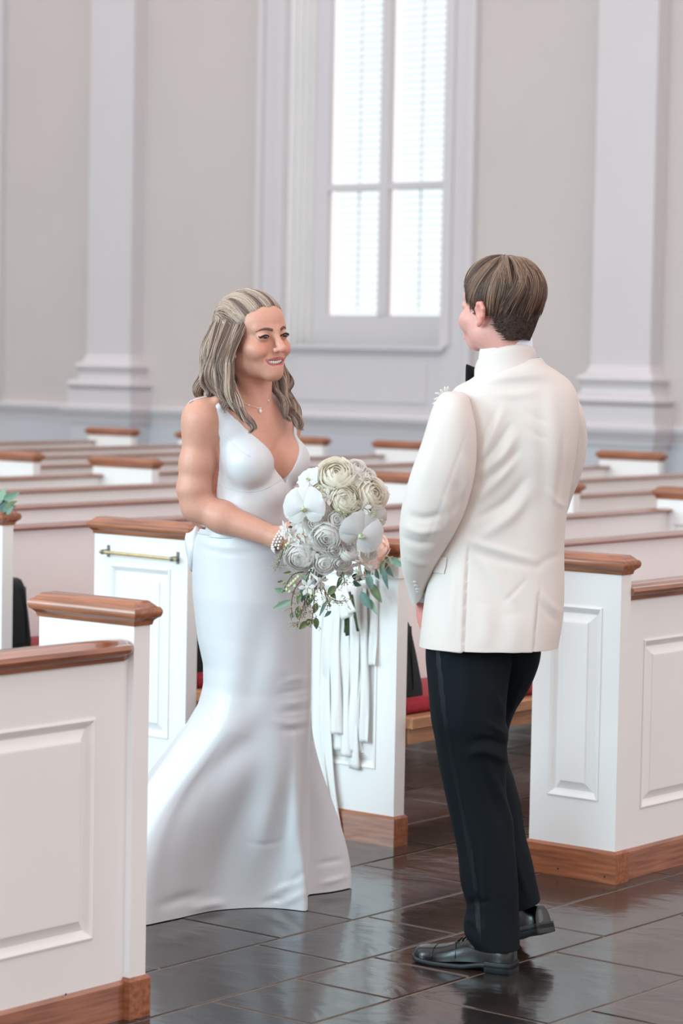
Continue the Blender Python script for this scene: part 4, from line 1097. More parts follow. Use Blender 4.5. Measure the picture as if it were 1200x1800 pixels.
SL_.apply(); sleeve = SL_.build('sleeve', JACK, groom, cap0=True)
SR_ = Sheet(GR, [(972,678,992,682,0.02,0.02),(974,688,1008,694,0.03,0.05),(976,706,1020,712,0.045,0.07),(977,732,1029,742,0.06,0.08),(972,770,1031,785,0.08,0.082),(962,815,1022,830,0.09,0.078),(950,860,1006,872,0.10,0.07),(935,905,990,915,0.13,0.06),
                 (910,945,965,955,0.19,0.052),(870,972,905,1000,0.26,0.046),(840,985,860,1020,0.29,0.042)], 110, 80, 0.95)
for pts, w, a in ((((1024,760),(1018,800),(1005,840)),5,-0.004),(((1010,740),(1016,790),(1010,830)),5,0.003)): SR_.fold(pts, w, a)
SR_.apply(); SR_.build('sleeve', JACK, groom, cap0=True)
# cuff buttons on the near sleeve
BTN = mat('covered_cream_button', (0.62, 0.62, 0.64), 0.5)
for k in range(4):
    x, y = 729 + 2.2*k, 1024 + 5.6*k
    i = np.unravel_index(np.argmin((SL_.px-x)**2 + (SL_.py-y)**2 + np.where(SL_.face, 0, 1e6)), SL_.px.shape)
    p, n = SL_.G[i], SL_.N[i]; m = MB(); R3 = Vector(n).to_track_quat('Z', 'Y').to_matrix()
    m.loft([[tuple(p + np.array(R3 @ Vector((0.0052*math.cos(j*0.524)*sc, 0.0052*math.sin(j*0.524)*sc, h)))) for j in range(12)] for sc, h in ((1,-0.002),(1,0.0016),(0.75,0.0026))])
    m.build('cuff_button', BTN, sleeve, True, 0.6)
# pocket flap on the near side
def on_sheet(S, x, y, lift=0.0):
    i = np.unravel_index(np.argmin((S.px-x)**2 + (S.py-y)**2 + np.where(S.face, 0, 1e6)), S.px.shape)
    return S.G[i] + S.N[i]*lift
pf = MB(); Lq = []
for v in range(6):
    row = []
    for u in range(8):
        x = 755 + (787-755)*u/7 - 5*v/5; y = 978 + 28*v/5 + 2*u/7; row.append(tuple(on_sheet(JB, x, y, 0.0045 if 0 < u < 7 and v < 5 else 0.003)))
    Lq.append(row)
pf.loft(Lq, False, False, False); pf.build('pocket_flap', JACK, jk, True)
# ---- collar, shirt collar, bow tie
NC = GR.L(893, 632, 0.0)
def collar_ring(a, b, z0, m, n=48, cx=-0.007, cy=-0.005):
    out = []
    for k in range(n):
        th = 2*math.pi*k/n; x, y = a*math.cos(th)+cx, b*math.sin(th)+cy
        f = x*gf[0] + y*gf[1]; out.append(tuple(np.array([NC[0]+x, y, z0 - m*f - 0.25*max(0, f)**1.3])))
    return out
c = MB(); c.loft([collar_ring(0.084,0.092,1.415,0.40), collar_ring(0.088,0.098,1.442,0.40), collar_ring(0.083,0.091,1.466,0.40), collar_ring(0.077,0.084,1.488,0.40), collar_ring(0.0770,0.081,1.508,0.41), collar_ring(0.0730,0.0765,1.522,0.42), collar_ring(0.0700,0.0735,1.524,0.42), collar_ring(0.068,0.071,1.508,0.42)], False, False)
c.build('jacket_collar', JACK, groom, True)
c = MB(); c.loft([collar_ring(0.0685,0.0715,1.49,0.40), collar_ring(0.0675,0.0705,1.530,0.40), collar_ring(0.0655,0.0690,1.552,0.42), collar_ring(0.0635,0.0670,1.554,0.42), collar_ring(0.062,0.0655,1.52,0.42)], False, False)
c.build('shirt_collar', SHIRT, groom, True)
bt = NC + gf*0.092 + gl*0.010 + np.array([0, 0, -0.040])
bw = MB()
for sgn_ in (1, -1):
    R_ = []
    for t in np.linspace(0, 1, 9):
        p = bt + gl*sgn_*(0.008 + 0.058*t) - gf*0.018*t; hgt = 0.008 + 0.019*t**0.8; thk = 0.009*(1-0.35*t)
        R_.append([tuple(p + bu_*hgt*math.cos(q*math.pi/6) + gf*thk*math.sin(q*math.pi/6)*(1+0.25*math.cos(2*q*math.pi/6))) for q in range(12)])
    bw.loft(R_ if sgn_ > 0 else R_)
bw.sphere(bt, (0.011, 0.009, 0.012), 10, 8)
bw.build('bow_tie', SATB, groom, True, 1.0)
# boutonniere on the far lapel, its buds showing past the shoulder
FLW = mat('white_petal', (0.86, 0.86, 0.82), 0.55, trans=0.25)
bo = MB(); b0 = GR.L(786, 712, 0.06); rb = random.Random(3)
for (x, y, dd) in ((781.5,680.5,0.0),(787,680,0.02),(774,685,0.0),(765.5,691,0.0),(763,702,-0.01),(760.5,710.5,-0.01),(770,692,0.03),(779,687,0.04)):
    tip = GR.L(x, y, -0.03 + dd); base_ = tip*0.45 + GR.L(786, 706, 0.0 + dd)*0.55
    bo.tube(catmull([base_, (base_+tip)/2 + np.array([0,0,0.003]), tip], 7), lambda t: 0.0022 + 0.0026*math.sin(math.pi*min(1, t*1.15)), 6)
bo.build('boutonniere', FLW, groom, True)
# ---- head, neck, hands: one body
dh = math.radians(40); tl = math.radians(-3)
ghf0 = np.array([-math.sin(dh), math.cos(dh), 0]); ghl = np.array([-math.cos(dh), -math.sin(dh), 0])
ghf = ghf0*math.cos(tl) - bu_*math.sin(tl); ghu = bu_*math.cos(tl) + ghf0*math.sin(tl)
RG = np.stack([ghl, ghf, ghu], 1); GHC = GR.L(878, 541, -0.01); GS = 1.06
def GH(a, b, c_): return GHC + (ghl*a + ghf*b + ghu*c_)*GS
hg = 0.0024
F2 = Field((-0.26, -0.30, 0.80), (0.30, 0.42, 1.80), hg)
def ge(c_, r, k=0.01, op='+'): F2.ell(GH(*c_), np.array(r)*GS, k, op, RG)
def gc(a, b, ra, rb_, k=0.01, op='+'): F2.cap(GH(*a), GH(*b), ra*GS, rb_*GS, k, op)
ge((0, -0.012, 0.030), (0.074, 0.094, 0.080), 0.02)
ge((0, 0.022, -0.036), (0.059, 0.055, 0.057), 0.03)
ge((0, 0.034, 0.036), (0.061, 0.052, 0.048), 0.02)
for sg in (-1, 1):
    ge((0.044*sg, 0.004, -0.050), (0.022, 0.032, 0.030), 0.03)
    gc((0.048*sg, 0.004, -0.064), (0.014*sg, 0.060, -0.083), 0.014, 0.015, 0.03)
    ge((0.045*sg, 0.052, -0.030), (0.024, 0.026, 0.022), 0.022)
    ge((0.040*sg, 0.064, -0.042), (0.018, 0.019, 0.016), 0.018)
    gc((0.012*sg, 0.083, 0.018), (0.045*sg, 0.066, 0.021), 0.008, 0.007, 0.016)
    ge((0.0335*sg, 0.098, 0.003), (0.018, 0.016, 0.0105), 0.014, '-')
    ge((0.0325*sg, 0.0735, 0.001), (0.0170, 0.0135, 0.0120), 0.006)
    ge((0.0135*sg, 0.0985, -0.036), (0.0085, 0.0095, 0.0078), 0.005)
    # ear: rim, bowl, lobe
    E0 = np.array([0.0775*sg, -0.020, -0.014])
    pts = [(0.0, 0.012, -0.010), (0.004, 0.013, 0.012), (0.008, 0.004, 0.026), (0.011, -0.010, 0.027), (0.012, -0.018, 0.014), (0.010, -0.016, -0.006), (0.006, -0.006, -0.024), (0.002, 0.004, -0.031)]
    F2.chain([GH(*(E0 + np.array([p[0]*sg*0.8, p[1]*0.9, p[2]*0.85]))) for p in pts], [0.0035*GS, 0.0045*GS, 0.005*GS, 0.005*GS, 0.005*GS, 0.0048*GS, 0.0055*GS, 0.006*GS], 0.004)
    ge(E0 + np.array([0.004*sg, -0.004, 0.002]), (0.006, 0.014, 0.025), 0.004)
    ge(E0 + np.array([0.010*sg, 0.000, 0.001]), (0.005, 0.007, 0.014), 0.003, '-')
ge((0, 0.068, -0.083), (0.022, 0.018, 0.016), 0.022); ge((0, 0.071, -0.060), (0.036, 0.021, 0.026), 0.02)
gc((0, 0.084, 0.012), (0, 0.103, -0.020), 0.008, 0.009, 0.014); gc((0, 0.103, -0.020), (0, 0.113, -0.032), 0.009, 0.0105, 0.008); ge((0, 0.114, -0.034), (0.0115, 0.010, 0.0095), 0.006)
for (a, b) in (((-0.026,-0.068),(-0.012,-0.070)),((-0.012,-0.070),(0,-0.071)),((0,-0.071),(0.012,-0.070)),((0.012,-0.070),(0.026,-0.068))):
    gc((a[0], 0.0965-14*a[0]**2, a[1]+0.004), (b[0], 0.0965-14*b[0]**2, b[1]+0.004), 0.004, 0.004, 0.005); gc((a[0], 0.096-14*a[0]**2, a[1]-0.006), (b[0], 0.096-14*b[0]**2, b[1]-0.006), 0.0048, 0.0048, 0.005)
F2.cap(NC + np.array([0.004, 0.0, -0.10]), GH(0, -0.024, -0.070), 0.050, 0.053, 0.03)
# torso and arms under the jacket
F2.ell(NC*np.array([1,1,0]) + np.array([0.0, 0.0, 1.20]), (0.115, 0.085, 0.28), 0.05, R=RGB)
F2.cap(NC + gl*0.13 + np.array([0,0,-0.14]), NC - gl*0.13 + np.array([0,0,-0.14]), 0.04, 0.04, 0.06)
a1, a2, a3 = GR.L(798, 735, -0.085), GR.L(752, 915, -0.085), GR.L(745, 1036, 0.06)
F2.chain([a1, a2, a3], [0.042, 0.036, 0.025], 0.03)
def hand2(F, wr, d, back, lat):
    d, back, lat = [np.array(v, float)/np.linalg.norm(v) for v in (d, back, lat)]
    R = np.stack([lat, back, d], 1)
    F.cap(wr, wr + d*0.03, 0.027, 0.028, 0.015); F.ell(wr + d*0.050, (0.042, 0.018, 0.052), 0.015, R=R)
    for off, L, r in ((0.031,0.95,0.0092),(0.010,1.05,0.0096),(-0.011,0.98,0.0092),(-0.030,0.78,0.0082)):
        k0 = wr + d*0.092 + lat*off; k1 = k0 + (d*0.9 - back*0.4)*0.042*L; k2 = k1 + (d*0.6 - back*0.75)*0.027*L; k3 = k2 + (d*0.3 - back*0.9)*0.02*L
        F.chain([wr + d*0.055 + lat*off*0.85, k0, k1, k2, k3], [r*1.1, r*1.15, r, r*0.93, r*0.8], 0.004)
    t0 = wr + d*0.03 + lat*0.028; t1 = t0 + (d*0.75 + lat*0.55 - back*0.3)*0.038; t2 = t1 + (d*0.95 - back*0.25)*0.030; t3 = t2 + (d*0.9 - lat*0.2 - back*0.3)*0.022
    F.chain([t0, t1, t2, t3], [0.0145, 0.012, 0.011, 0.009], 0.006)
hand2(F2, a3, (0.18, 0.55, -0.75), gl*0.9 + np.array([0,-0.1,0.1]), gf)
b1, b2, b3 = GR.L(990, 735, 0.07), GR.L(952, 900, 0.13), GR.L(850, 1002, 0.28)
F2.chain([b1, b2, b3], [0.042, 0.036, 0.025], 0.03)
hand2(F2, b3, (-0.85, 0.3, -0.25), (0.3, 0.4, 0.9), (-0.3, 0.85, 0.3))
V, Q = F2.poly(); V = relax(V, Q, 1, 0.35)
Hl = ((V - GHC) @ RG)/GS
col2 = np.repeat(np.array(lin((222, 166, 154)))[None], len(V), 0)
red = np.exp(-((np.abs(Hl[:,0])-0.085)/0.012)**2)*(Hl[:,2] > -0.05)*(Hl[:,2] < 0.04); col2 = col2*(1-0.5*red[:,None]) + 0.5*red[:,None]*np.array(lin((226,132,122)))
low = V[:,2] < 1.2; col2[low] = np.array(lin((214,140,132)))
np_mesh('body', V, Q, SKINF, groom, col2)
# shirt cuff
m = MB(); dw2 = (a3-a2)/np.linalg.norm(a3-a2); m.tube([a3 - dw2*0.02, a3 + dw2*0.012, a3 + dw2*0.016], 0.0335, 18); m.build('shirt_cuff', SHIRT, groom, True, 0.8)
# ---- hair
HAIRG = mat('brown_hair', lin((96, 74, 62)), 0.42, vcol=True, spec=0.35, aniso=0.4)
gk, gr_ = np.array([0, -0.012, 0.030]), np.array([0.074, 0.094, 0.080])
def g_skull(d, vol): d = np.asarray(d, float); d = d/(np.linalg.norm(d, axis=-1, keepdims=True)+1e-9); return gk + d*gr_*np.asarray(vol)[..., None]
def GHm(P): return GHC + (P @ RG.T)*GS
def line_z(az):   # hairline height by direction round the head, 0 = forward
    return np.interp(abs(az), [0, 25, 45, 60, 72, 80, 90, 101, 109, 119, 140, 180], [0.080, 0.078, 0.062, 0.040, 0.016, -0.012, -0.012, 0.012, 0.004, -0.040, -0.066, -0.060])
def hair_at(az, z, vol):
    ar = math.radians(az); c_ = math.sqrt(max(0.0004, 1-((z-gk[2])/gr_[2])**2)) if z > gk[2] else 1 - 0.27*min(1, ((gk[2]-z)/0.10))**1.4
    return np.array([gk[0]+math.sin(ar)*gr_[0]*c_*vol, gk[1]+math.cos(ar)*gr_[1]*c_*vol, gk[2] + (z-gk[2])*(vol if z > gk[2] else 1.0)])
cp = MB(); rings = []
for k in range(16):
    f = k/15; ring = []
    for q in range(48):
        az = -180 + 7.5*q; zl = line_z(az); zz = 0.1095 - (0.1095 - zl - 0.006)*f
        ring.append(tuple(GHm(hair_at(az, zz, 1.05 + 0.02*math.sin(f*3.1)))))
    rings.append(ring)
cp.loft(rings, True, False); cp.c = [tuple(np.array(lin((66,52,46))))]*len(cp.v); cp.build('hair_cap', HAIRG, groom, True)
def ghc(t, dk=0.0):
    a, b, c_ = np.array(lin((60, 46, 42))), np.array(lin((112, 86, 72))), np.array(lin((172, 142, 120)))
    t = min(1, max(0, t)); k = a*(1-2*t)+b*2*t if t < 0.5 else b*(2-2*t)+c_*(2*t-1); return tuple(k*(1-dk))
S3 = Strands(); hr = random.Random(21)
crown = np.array([0.012, -0.062, 0.1])     # whorl at the back of the crown
for q in range(3400):
    az = hr.uniform(-180, 180)
    # upper long layer falls from the whorl to a fringe line level with the ear tops
    t = np.linspace(0, 1, 16); zend = np.interp(abs(az), [0, 40, 70, 90, 110, 180], [0.072, 0.058, 0.012, -0.002, 0.000, 0.004]) + hr.gauss(0, 0.010)
    st = hr.uniform(0.0, 0.5)**1.3; az2 = az + 16*math.sin(math.radians(az)*2 + 0.6) ; P = []
    w1 = hr.gauss(0, 1)
    for s_ in t:
        u = st + (1-st)*s_
        d0 = crown - gk; zz = 0.1099 + (zend-0.1099)*u**1.35
        p = hair_at(az + 34*(1-u) + 4*math.sin(u*4.5 + az*0.09) + w1*3*u, zz, 1.0)
        p = p*1.0; d = (p-gk)/gr_; n = np.linalg.norm(d)
        low_ = u < 0.35
        vol = 1.11 + 0.075*math.sin(math.pi*min(1, u*0.9+0.08)) + 0.012*w1 + 0.022*math.sin(az*0.19 + 2.2*u)
        P.append(gk + (p-gk)*np.array([vol, vol, vol if p[2] > gk[2] else 1.0]))
    S3.add(GHm(np.array(P)), 0.0010, ghc(0.36 + 0.30*math.sin(az*0.19+0.8) + hr.gauss(0, 0.2), 0.0))
for q in range(3000):
    # short clipped back and sides
    az = hr.choice((-1, 1))*hr.uniform(76, 180); zl = line_z(az); z0 = hr.uniform(zl+0.004, 0.03)
    if z0 < zl: continue
    L_ = 0.026; P = [hair_at(az + 1.5*j*hr.gauss(0.5, 0.7), max(z0 - L_*j/7, zl - 0.006), 1.06 + 0.020*math.sin(j/7*2.2) + hr.gauss(0, 0.003) + 0.03*max(0, (z0-zl)/0.1)) for j in range(8)]
    S3.add(GHm(np.array(P)), 0.0008, ghc(0.12 + hr.gauss(0, 0.12)))
for q in range(60):
    az = hr.uniform(110, 200); P = [hair_at(az + 6*j*0.3, 0.106 - 0.004*j*j*0.3, 1.19 + 0.012*j*hr.random() + 0.05*math.sin(j*0.5)) for j in range(8)]
    S3.add(GHm(np.array(P)), 0.0005, ghc(0.85))
S3.build('short_hair', HAIRG, groom)
BROWM = mat('brown_eyebrow', lin((104, 78, 66)), 0.85)
for sg in (-1, 1):
    m = MB(); m.tube(catmull([GH(x*sg, y, z) for x, y, z in ((0.014,0.0915,0.020),(0.028,0.086,0.024),(0.040,0.0775,0.022),(0.050,0.067,0.016))], 12), lambda t: (0.005*(1-0.7*t*t), 0.003), 6, flat=tuple(ghf)); m.build('eyebrow', BROWM, groom, True)
    m = MB(); m.sphere(GH(0.0325*sg, 0.0775, 0.0), 0.0098*GS, 12, 8); m.build('eyeball', EYEW, groom, True)
# ---- trousers
TL = Sheet(GR, [(762,1085,900,1085,-0.012,0.088),(748,1140,902,1148,-0.016,0.094),(752,1205,893,1205,-0.028,0.098),(757,1262,888,1260,-0.035,0.097),(764,1300,893,1290,-0.035,0.092),(771,1345,890,1342,-0.035,0.085),(782,1396,890,1404,-0.04,0.080),
                (794,1450,901,1456,-0.05,0.076),(804,1500,906,1505,-0.06,0.074),(809,1550,910,1550,-0.068,0.073),(819,1592,912,1605,-0.075,0.074),(815,1636,913,1640,-0.085,0.078),(830,1661,913,1661,-0.09,0.080),(832,1663,912,1663,-0.09,0.077)], 220, 150, 0.9)
for pts, w, a in ((((825,1326),(845,1320),(865,1326),(890,1338)),8,0.009),(((830,1306),(850,1302),(870,1304),(892,1312)),7,-0.008),(((860,1350),(875,1390),(890,1430),(900,1460)),7,0.008),(((850,1345),(862,1390),(878,1440)),6,-0.006),(((862,1200),(872,1230),(884,1256)),7,0.006),(((858,1270),(872,1282),(888,1290)),5,0.006),
                  (((835,1480),(840,1560),(845,1640)),5,-0.004),(((848,1480),(850,1560),(852,1650)),5,0.004),(((822,1590),(840,1585),(860,1588)),6,-0.006),(((818,1615),(835,1622),(850,1640)),7,0.006),(((815,1160),(818,1220),(815,1280)),14,0.004),(((760,1180),(768,1250),(778,1320)),5,0.003),(((795,1380),(808,1450),(815,1520)),6,-0.003),(((880,1470),(890,1540),(893,1620)),7,0.003)):
    TL.fold(pts, w, a)
TL.apply(); tr = TL.build('trousers', BLACK, groom, cap0=True); tr['label'] = 'black wool trousers with satin side stripe'
TR = Sheet(GR, [(850,1085,945,1085,0.03,0.085),(855,1143,950,1149,0.045,0.09),(850,1200,932,1204,0.10,0.098),(840,1250,904,1250,0.13,0.090),(826,1295,892,1293,0.15,0.086),(820,1337,893,1337,0.16,0.080),(828,1374,906,1374,0.15,0.074),(838,1415,917,1415,0.13,0.070),
                (848,1471,925,1471,0.10,0.067),(860,1519,936,1517,0.08,0.066),(872,1560,944,1556,0.07,0.066),(880,1598,949,1578,0.065,0.068),(881,1600,948,1580,0.065,0.066)], 160, 110, 0.9)
for pts, w, a in ((((905,1370),(915,1430),(922,1490)),6,-0.004),(((900,1480),(915,1540),(930,1580)),6,0.004),(((925,1180),(908,1220),(895,1260)),5,0.004)): TR.fold(pts, w, a)
TR.apply(); TR.build('trousers', BLACK, groom, cap0=True)
st = MB(); rows = []
for (x, y) in catmull([(768,1100),(770,1150),(775,1205),(782,1262),(792,1320),(803,1380),(815,1440),(826,1500),(834,1550),(839,1600),(842,1655)], 60):
    rows.append([tuple(on_sheet(TL, x-4, y, 0.0006)), tuple(on_sheet(TL, x, y, 0.0014)), tuple(on_sheet(TL, x+4, y, 0.0006))])
st.loft(rows, False, False, False); st.build('satin_stripe', SATB, tr, True)
# ---- shoes
def shoe(heel, d, pitch, name_par):
    d = np.array([d[0], d[1], 0.0]); d /= np.linalg.norm(d); w_ = np.array([-d[1], d[0], 0.0]); ct, st_ = math.cos(pitch), math.sin(pitch)
    Lg = 0.292
    def P(a, b, c_):   # a along from heel, b across, c up; pitched about the ball
        ba = 0.185; a, b, c_ = a*0.925, b*0.95, c_*0.97; x, z = a - ba, c_
        if a < ba: x, z = (a-ba)*ct - 0*st_, c_*ct + (ba-a)*st_; x += c_*st_
        return heel + d*(x + ba) + w_*b + bu_*z
    sec = [(0.0,0.020,0.022,0.066),(0.006,0.028,0.022,0.074),(0.03,0.034,0.022,0.080),(0.07,0.035,0.022,0.090),(0.10,0.036,0.022,0.092),(0.14,0.040,0.020,0.075),(0.18,0.0465,0.016,0.060),(0.215,0.049,0.014,0.052),(0.25,0.046,0.014,0.047),(0.272,0.038,0.015,0.042),(0.285,0.026,0.017,0.036),(0.290,0.012,0.019,0.028)]
    S = catmull(sec, 40); up = MB(); R_ = []
    for a, hw, z0, z1 in S:
        R_.append([tuple(P(a, hw*math.copysign(abs(math.cos(q))**0.75, math.cos(q)), z0 + (z1-z0)*max(0.0, math.sin(q))**0.8 if math.sin(q) > 0 else z0)) for q in np.linspace(-0.35, math.pi+0.35, 18)])
    up.loft(R_, True, True, True); root = up.build('shoe', SHOE, name_par, True, 1.2)
    so = MB(); out = [(a, hw+0.0055) for a, hw, _, _ in S]
    def sole_ring(z, ex, a0=-0.004, a1=0.296):
        pts = [(min(max(a + (0.004 if i > 30 else -0.003), a0), a1), hw+ex) for i, (a, hw) in enumerate(out)]
        zf = lambda a: z + (0.006*max(0, (a-0.22)/0.07)**1.5) + (0.010 if a < 0.085 else 0.010*max(0, 1-(a-0.085)/0.05))
        return [tuple(P(a, b, zf(a))) for a, b in pts] + [tuple(P(a, -b, zf(a))) for a, b in pts[::-1]]
    so.loft([sole_ring(0.002, -0.001), sole_ring(0.004, 0.0), sole_ring(0.010, 0.0), sole_ring(0.013, -0.002)]); so.build('sole', SOLE, root, True, 0.7)
    he_ = MB(); hp = [(a, b) for a, b in out if a < 0.078]
    hr_ = lambda z, e: [tuple(P(a-0.003, b+e, z)) for a, b in hp] + [tuple(P(a-0.003, -b-e, z)) for a, b in hp[::-1]]
    he_.loft([hr_(0.0, -0.001), hr_(0.002, 0.0), hr_(0.026, 0.0), hr_(0.028, -0.001)]); he_.build('heel', SOLE, root, True, 0.7)
    def over(a, q): 
        r = S[int(np.argmin(np.abs(S[:,0]-a)))]; return P(a, (r[1]+0.0008)*math.copysign(abs(math.cos(q))**0.75, math.cos(q)), r[2] + (r[3]-r[2]+0.001)*abs(math.sin(q))**0.8)
    for a0, sk in ((0.222, 0.0),(0.168, 0.014)):
        m = MB(); m.tube([over(a0 - sk*abs(math.cos(q)), q) for q in np.linspace(0.12, math.pi-0.12, 22)], 0.0011, 5); m.build('seam', SHOE, root, True)
    for sd in (0.35, math.pi-0.35):
        m = MB(); m.tube([over(a, sd + (math.pi/2-sd)*0.75*t) for t, a in ((0,0.085),(0.2,0.115),(0.5,0.140),(0.8,0.158),(1.0,0.168))], 0.0011, 5); m.build('seam', SHOE, root, True)
    lc = MB()
    for k in range(4): lc.tube([over(0.118+0.013*k, math.pi/2-0.45), over(0.118+0.013*k, math.pi/2)+bu_*0.002, over(0.118+0.013*k, math.pi/2+0.45)], 0.0018, 5)
    kp = over(0.115, math.pi/2) + bu_*0.004
    for sd in (-1, 1): lc.tube(catmull([kp, kp + w_*sd*0.012 + bu_*0.008, kp + w_*sd*0.022 + d*0.008, kp + w_*sd*0.010 + d*0.004 - bu_*0.004, kp], 14), 0.0017, 5)
    lc.build('laces', SATB, root, True)
    return root
hl = GR.floor(908, 1712); te = GR.floor(733, 1688)
sh_ = shoe(hl + np.array([-0.006, 0.012, 0]), (te-hl)[:2], 0.0, groom)
hl2 = GR.L(966, 1622, 0.06); hl2 = np.array([hl2[0], hl2[1], 0.0])
shoe(hl2, (-0.60, 0.80), math.radians(20), groom)
# ------------------------------------------------------------------ flowers
PETW = mat('white_petal_soft', (0.94, 0.918, 0.89), 0.5, trans=0.45, var=0.02, vscale=60)
PETC = mat('cream_petal', (0.94, 0.905, 0.81), 0.5, trans=0.45, var=0.02, vscale=60)
PETO = mat('orchid_petal', (0.80, 0.80, 0.80), 0.45, trans=0.3, var=0.05, vscale=90)
PETP = mat('peach_petal', lin((254, 230, 216)), 0.5, trans=0.4)
GRN = mat('fresh_green', lin((128, 152, 92)), 0.5, trans=0.15)
BUDG = mat('green_white_bud', lin((218, 226, 190)), 0.5, trans=0.2)
SEED = mat('seeded_eucalyptus', lin((176, 176, 138)), 0.6)
LEAFB = mat('blue_green_leaf', lin((98, 132, 122)), 0.5, trans=0.15, var=0.2, vscale=30)
LEAFM = mat('mint_leaf', lin((150, 182, 160)), 0.5, trans=0.2, var=0.15, vscale=30)
LEAFG = mat('olive_leaf', lin((108, 124, 80)), 0.5, trans=0.15, var=0.2, vscale=30)
LEAFD = mat('dark_leaf', lin((52, 76, 62)), 0.45, trans=0.1, var=0.2, vscale=30)
STEMR = mat('red_brown_stem', lin((120, 84, 74)), 0.6)
STEMG = mat('green_stem', lin((74, 92, 62)), 0.5)
fr = random.Random(8)
def petal(mb, M_, L, W, cup=0.4, curl=0.0, ruf=0.0, nu=7, nv=6, tip=0.75, pts=1.0):
    """petal rising from its base along local +y with face to +z; M_ 4x4"""
    vs = []; ph = fr.random()*6
    for v in range(nv):
        t = v/(nv-1); w_ = W*(math.sin(math.pi*min(1, t**pts*tip + 0.06))**0.8)
        for u in range(nu):
            s_ = -1 + 2*u/(nu-1); x = s_*w_
            a = cup*t; y = L*(math.sin(a)/cup if cup else t) if abs(cup) > 1e-3 else L*t
            z = L*((1-math.cos(a))/cup) if abs(cup) > 1e-3 else 0
            z += abs(s_)**2*w_*0.35*(1 if cup > 0 else -1)*(1-t*0.4) - curl*L*t**3 + ruf*L*math.sin(3*s_+ph+4*t)*t
            vs.append(tuple(M_ @ Vector((x, y, z))))
    mb.add(vs, [(v*nu+u, v*nu+u+1, (v+1)*nu+u+1, (v+1)*nu+u) for v in range(nv-1) for u in range(nu-1)])
def frame(n, roll=0.0):
    q = Vector(n).normalized().to_track_quat('Z', 'Y').to_matrix().to_4x4(); return q @ Matrix.Rotation(roll, 4, 'Z')
def bloom(r, layers, op, ruf, n0=3, tight=12, depth=0.85):
    """nested cupped petals on growing shells, opening towards +z"""
    mb = MB(); nu, nv = 9, 6
    for k in range(layers):
        f = k/(layers-1); R_ = r*(0.16 + 0.84*f**0.9); n = n0 + int(round(2.5*f)); rim0 = math.radians(tight + (62*op)*f**1.2); base = math.radians(135)
        hw_ = 2*math.pi/n*0.66; zc = -r*0.16*f
        for q in range(n):
            az = 2*math.pi*q/n + k*2.4 + fr.uniform(-.15, .15); ph = fr.random()*6; rj = 1 + fr.uniform(-.03, .03); dr = fr.uniform(-.06, .08)
            vs = []
            for v in range(nv):
                t = v/(nv-1)
                for u in range(nu):
                    s_ = -1 + 2*u/(nu-1); rim = rim0 + dr + 0.30*abs(s_)**3 + ruf*0.9*math.sin(4*s_+ph)
                    th = base + (rim-base)*t; a_ = az + hw_*s_*(0.55+0.45*min(1, 1.6*t))
                    rad = R_*rj*(1 + 0.10*f*t**4 + 0.05*s_ + ruf*0.5*t*t*math.sin(5*s_+ph*2))
                    vs.append((rad*math.sin(th)*math.cos(a_), rad*math.sin(th)*math.sin(a_), zc + rad*math.cos(th)*depth))
            mb.add(vs, [(v*nu+u, v*nu+u+1, (v+1)*nu+u+1, (v+1)*nu+u) for v in range(nv-1) for u in range(nu-1)])
    return mb
def rose(r, layers=5, per=5, ruf=0.03, op=1.0):
    return bloom(r*0.95, layers, op, ruf)
def ranunc(r):
    mb = bloom(r*0.72, 11, 0.92, 0.012, 4, 10); mb.sphere((0, 0, r*0.05), (r*0.06, r*0.06, r*0.05), 8, 6); return mb
def orchid_parts(r):
    out = []
    for az, L, W, nm in ((90,1.0,0.50,'petal'),(210,0.95,0.46,'petal'),(330,0.95,0.46,'petal'),(22,1.0,0.80,'petal'),(158,1.0,0.80,'petal')):
        mb = MB(); lift = 0.10 if W > 0.6 else 0.0
        M_ = Matrix.Rotation(math.radians(az-90), 4, 'Z') @ Matrix.Translation((0, 0.03*r, lift*r)) @ Matrix.Rotation(math.radians(14), 4, 'X')
        petal(mb, M_, r*L, r*W, -0.5, 0.0, 0.03, 7, 7, 0.86); out.append((nm, mb))
    mb = MB(); mb.sphere((0, -0.12*r, 0.12*r), (0.10*r, 0.14*r, 0.10*r), 8, 6)
    for s_ in (-1, 1): petal(mb, Matrix.Translation((0,-0.08*r,0.08*r)) @ Matrix.Rotation(math.radians(180+35*s_), 4, 'Z') @ Matrix.Rotation(math.radians(55), 4, 'X'), 0.35*r, 0.13*r, 0.9)
    out.append(('lip', mb)); return out
def floret(r, n=5):
    mb = MB()
    for q in range(n): petal(mb, Matrix.Rotation(2*math.pi*q/n, 4, 'Z') @ Matrix.Rotation(math.radians(20), 4, 'X'), r, r*0.36, -0.4, 0, 0, 3, 4, 0.85)
    return mb
def trumpet(L, r):
    mb = MB(); mb.tube([(0,0,-L), (0,0,-L*0.4), (0,0,0)], lambda t: r*(0.16 + 0.22*t*t), 7)
    for q in range(6): petal(mb, Matrix.Rotation(q*1.047, 4, 'Z') @ Matrix.Translation((0, r*0.25, 0)) @ Matrix.Rotation(math.radians(32), 4, 'X'), r, r*0.30, -0.5, 0.1, 0, 3, 4, 0.95)
    return mb
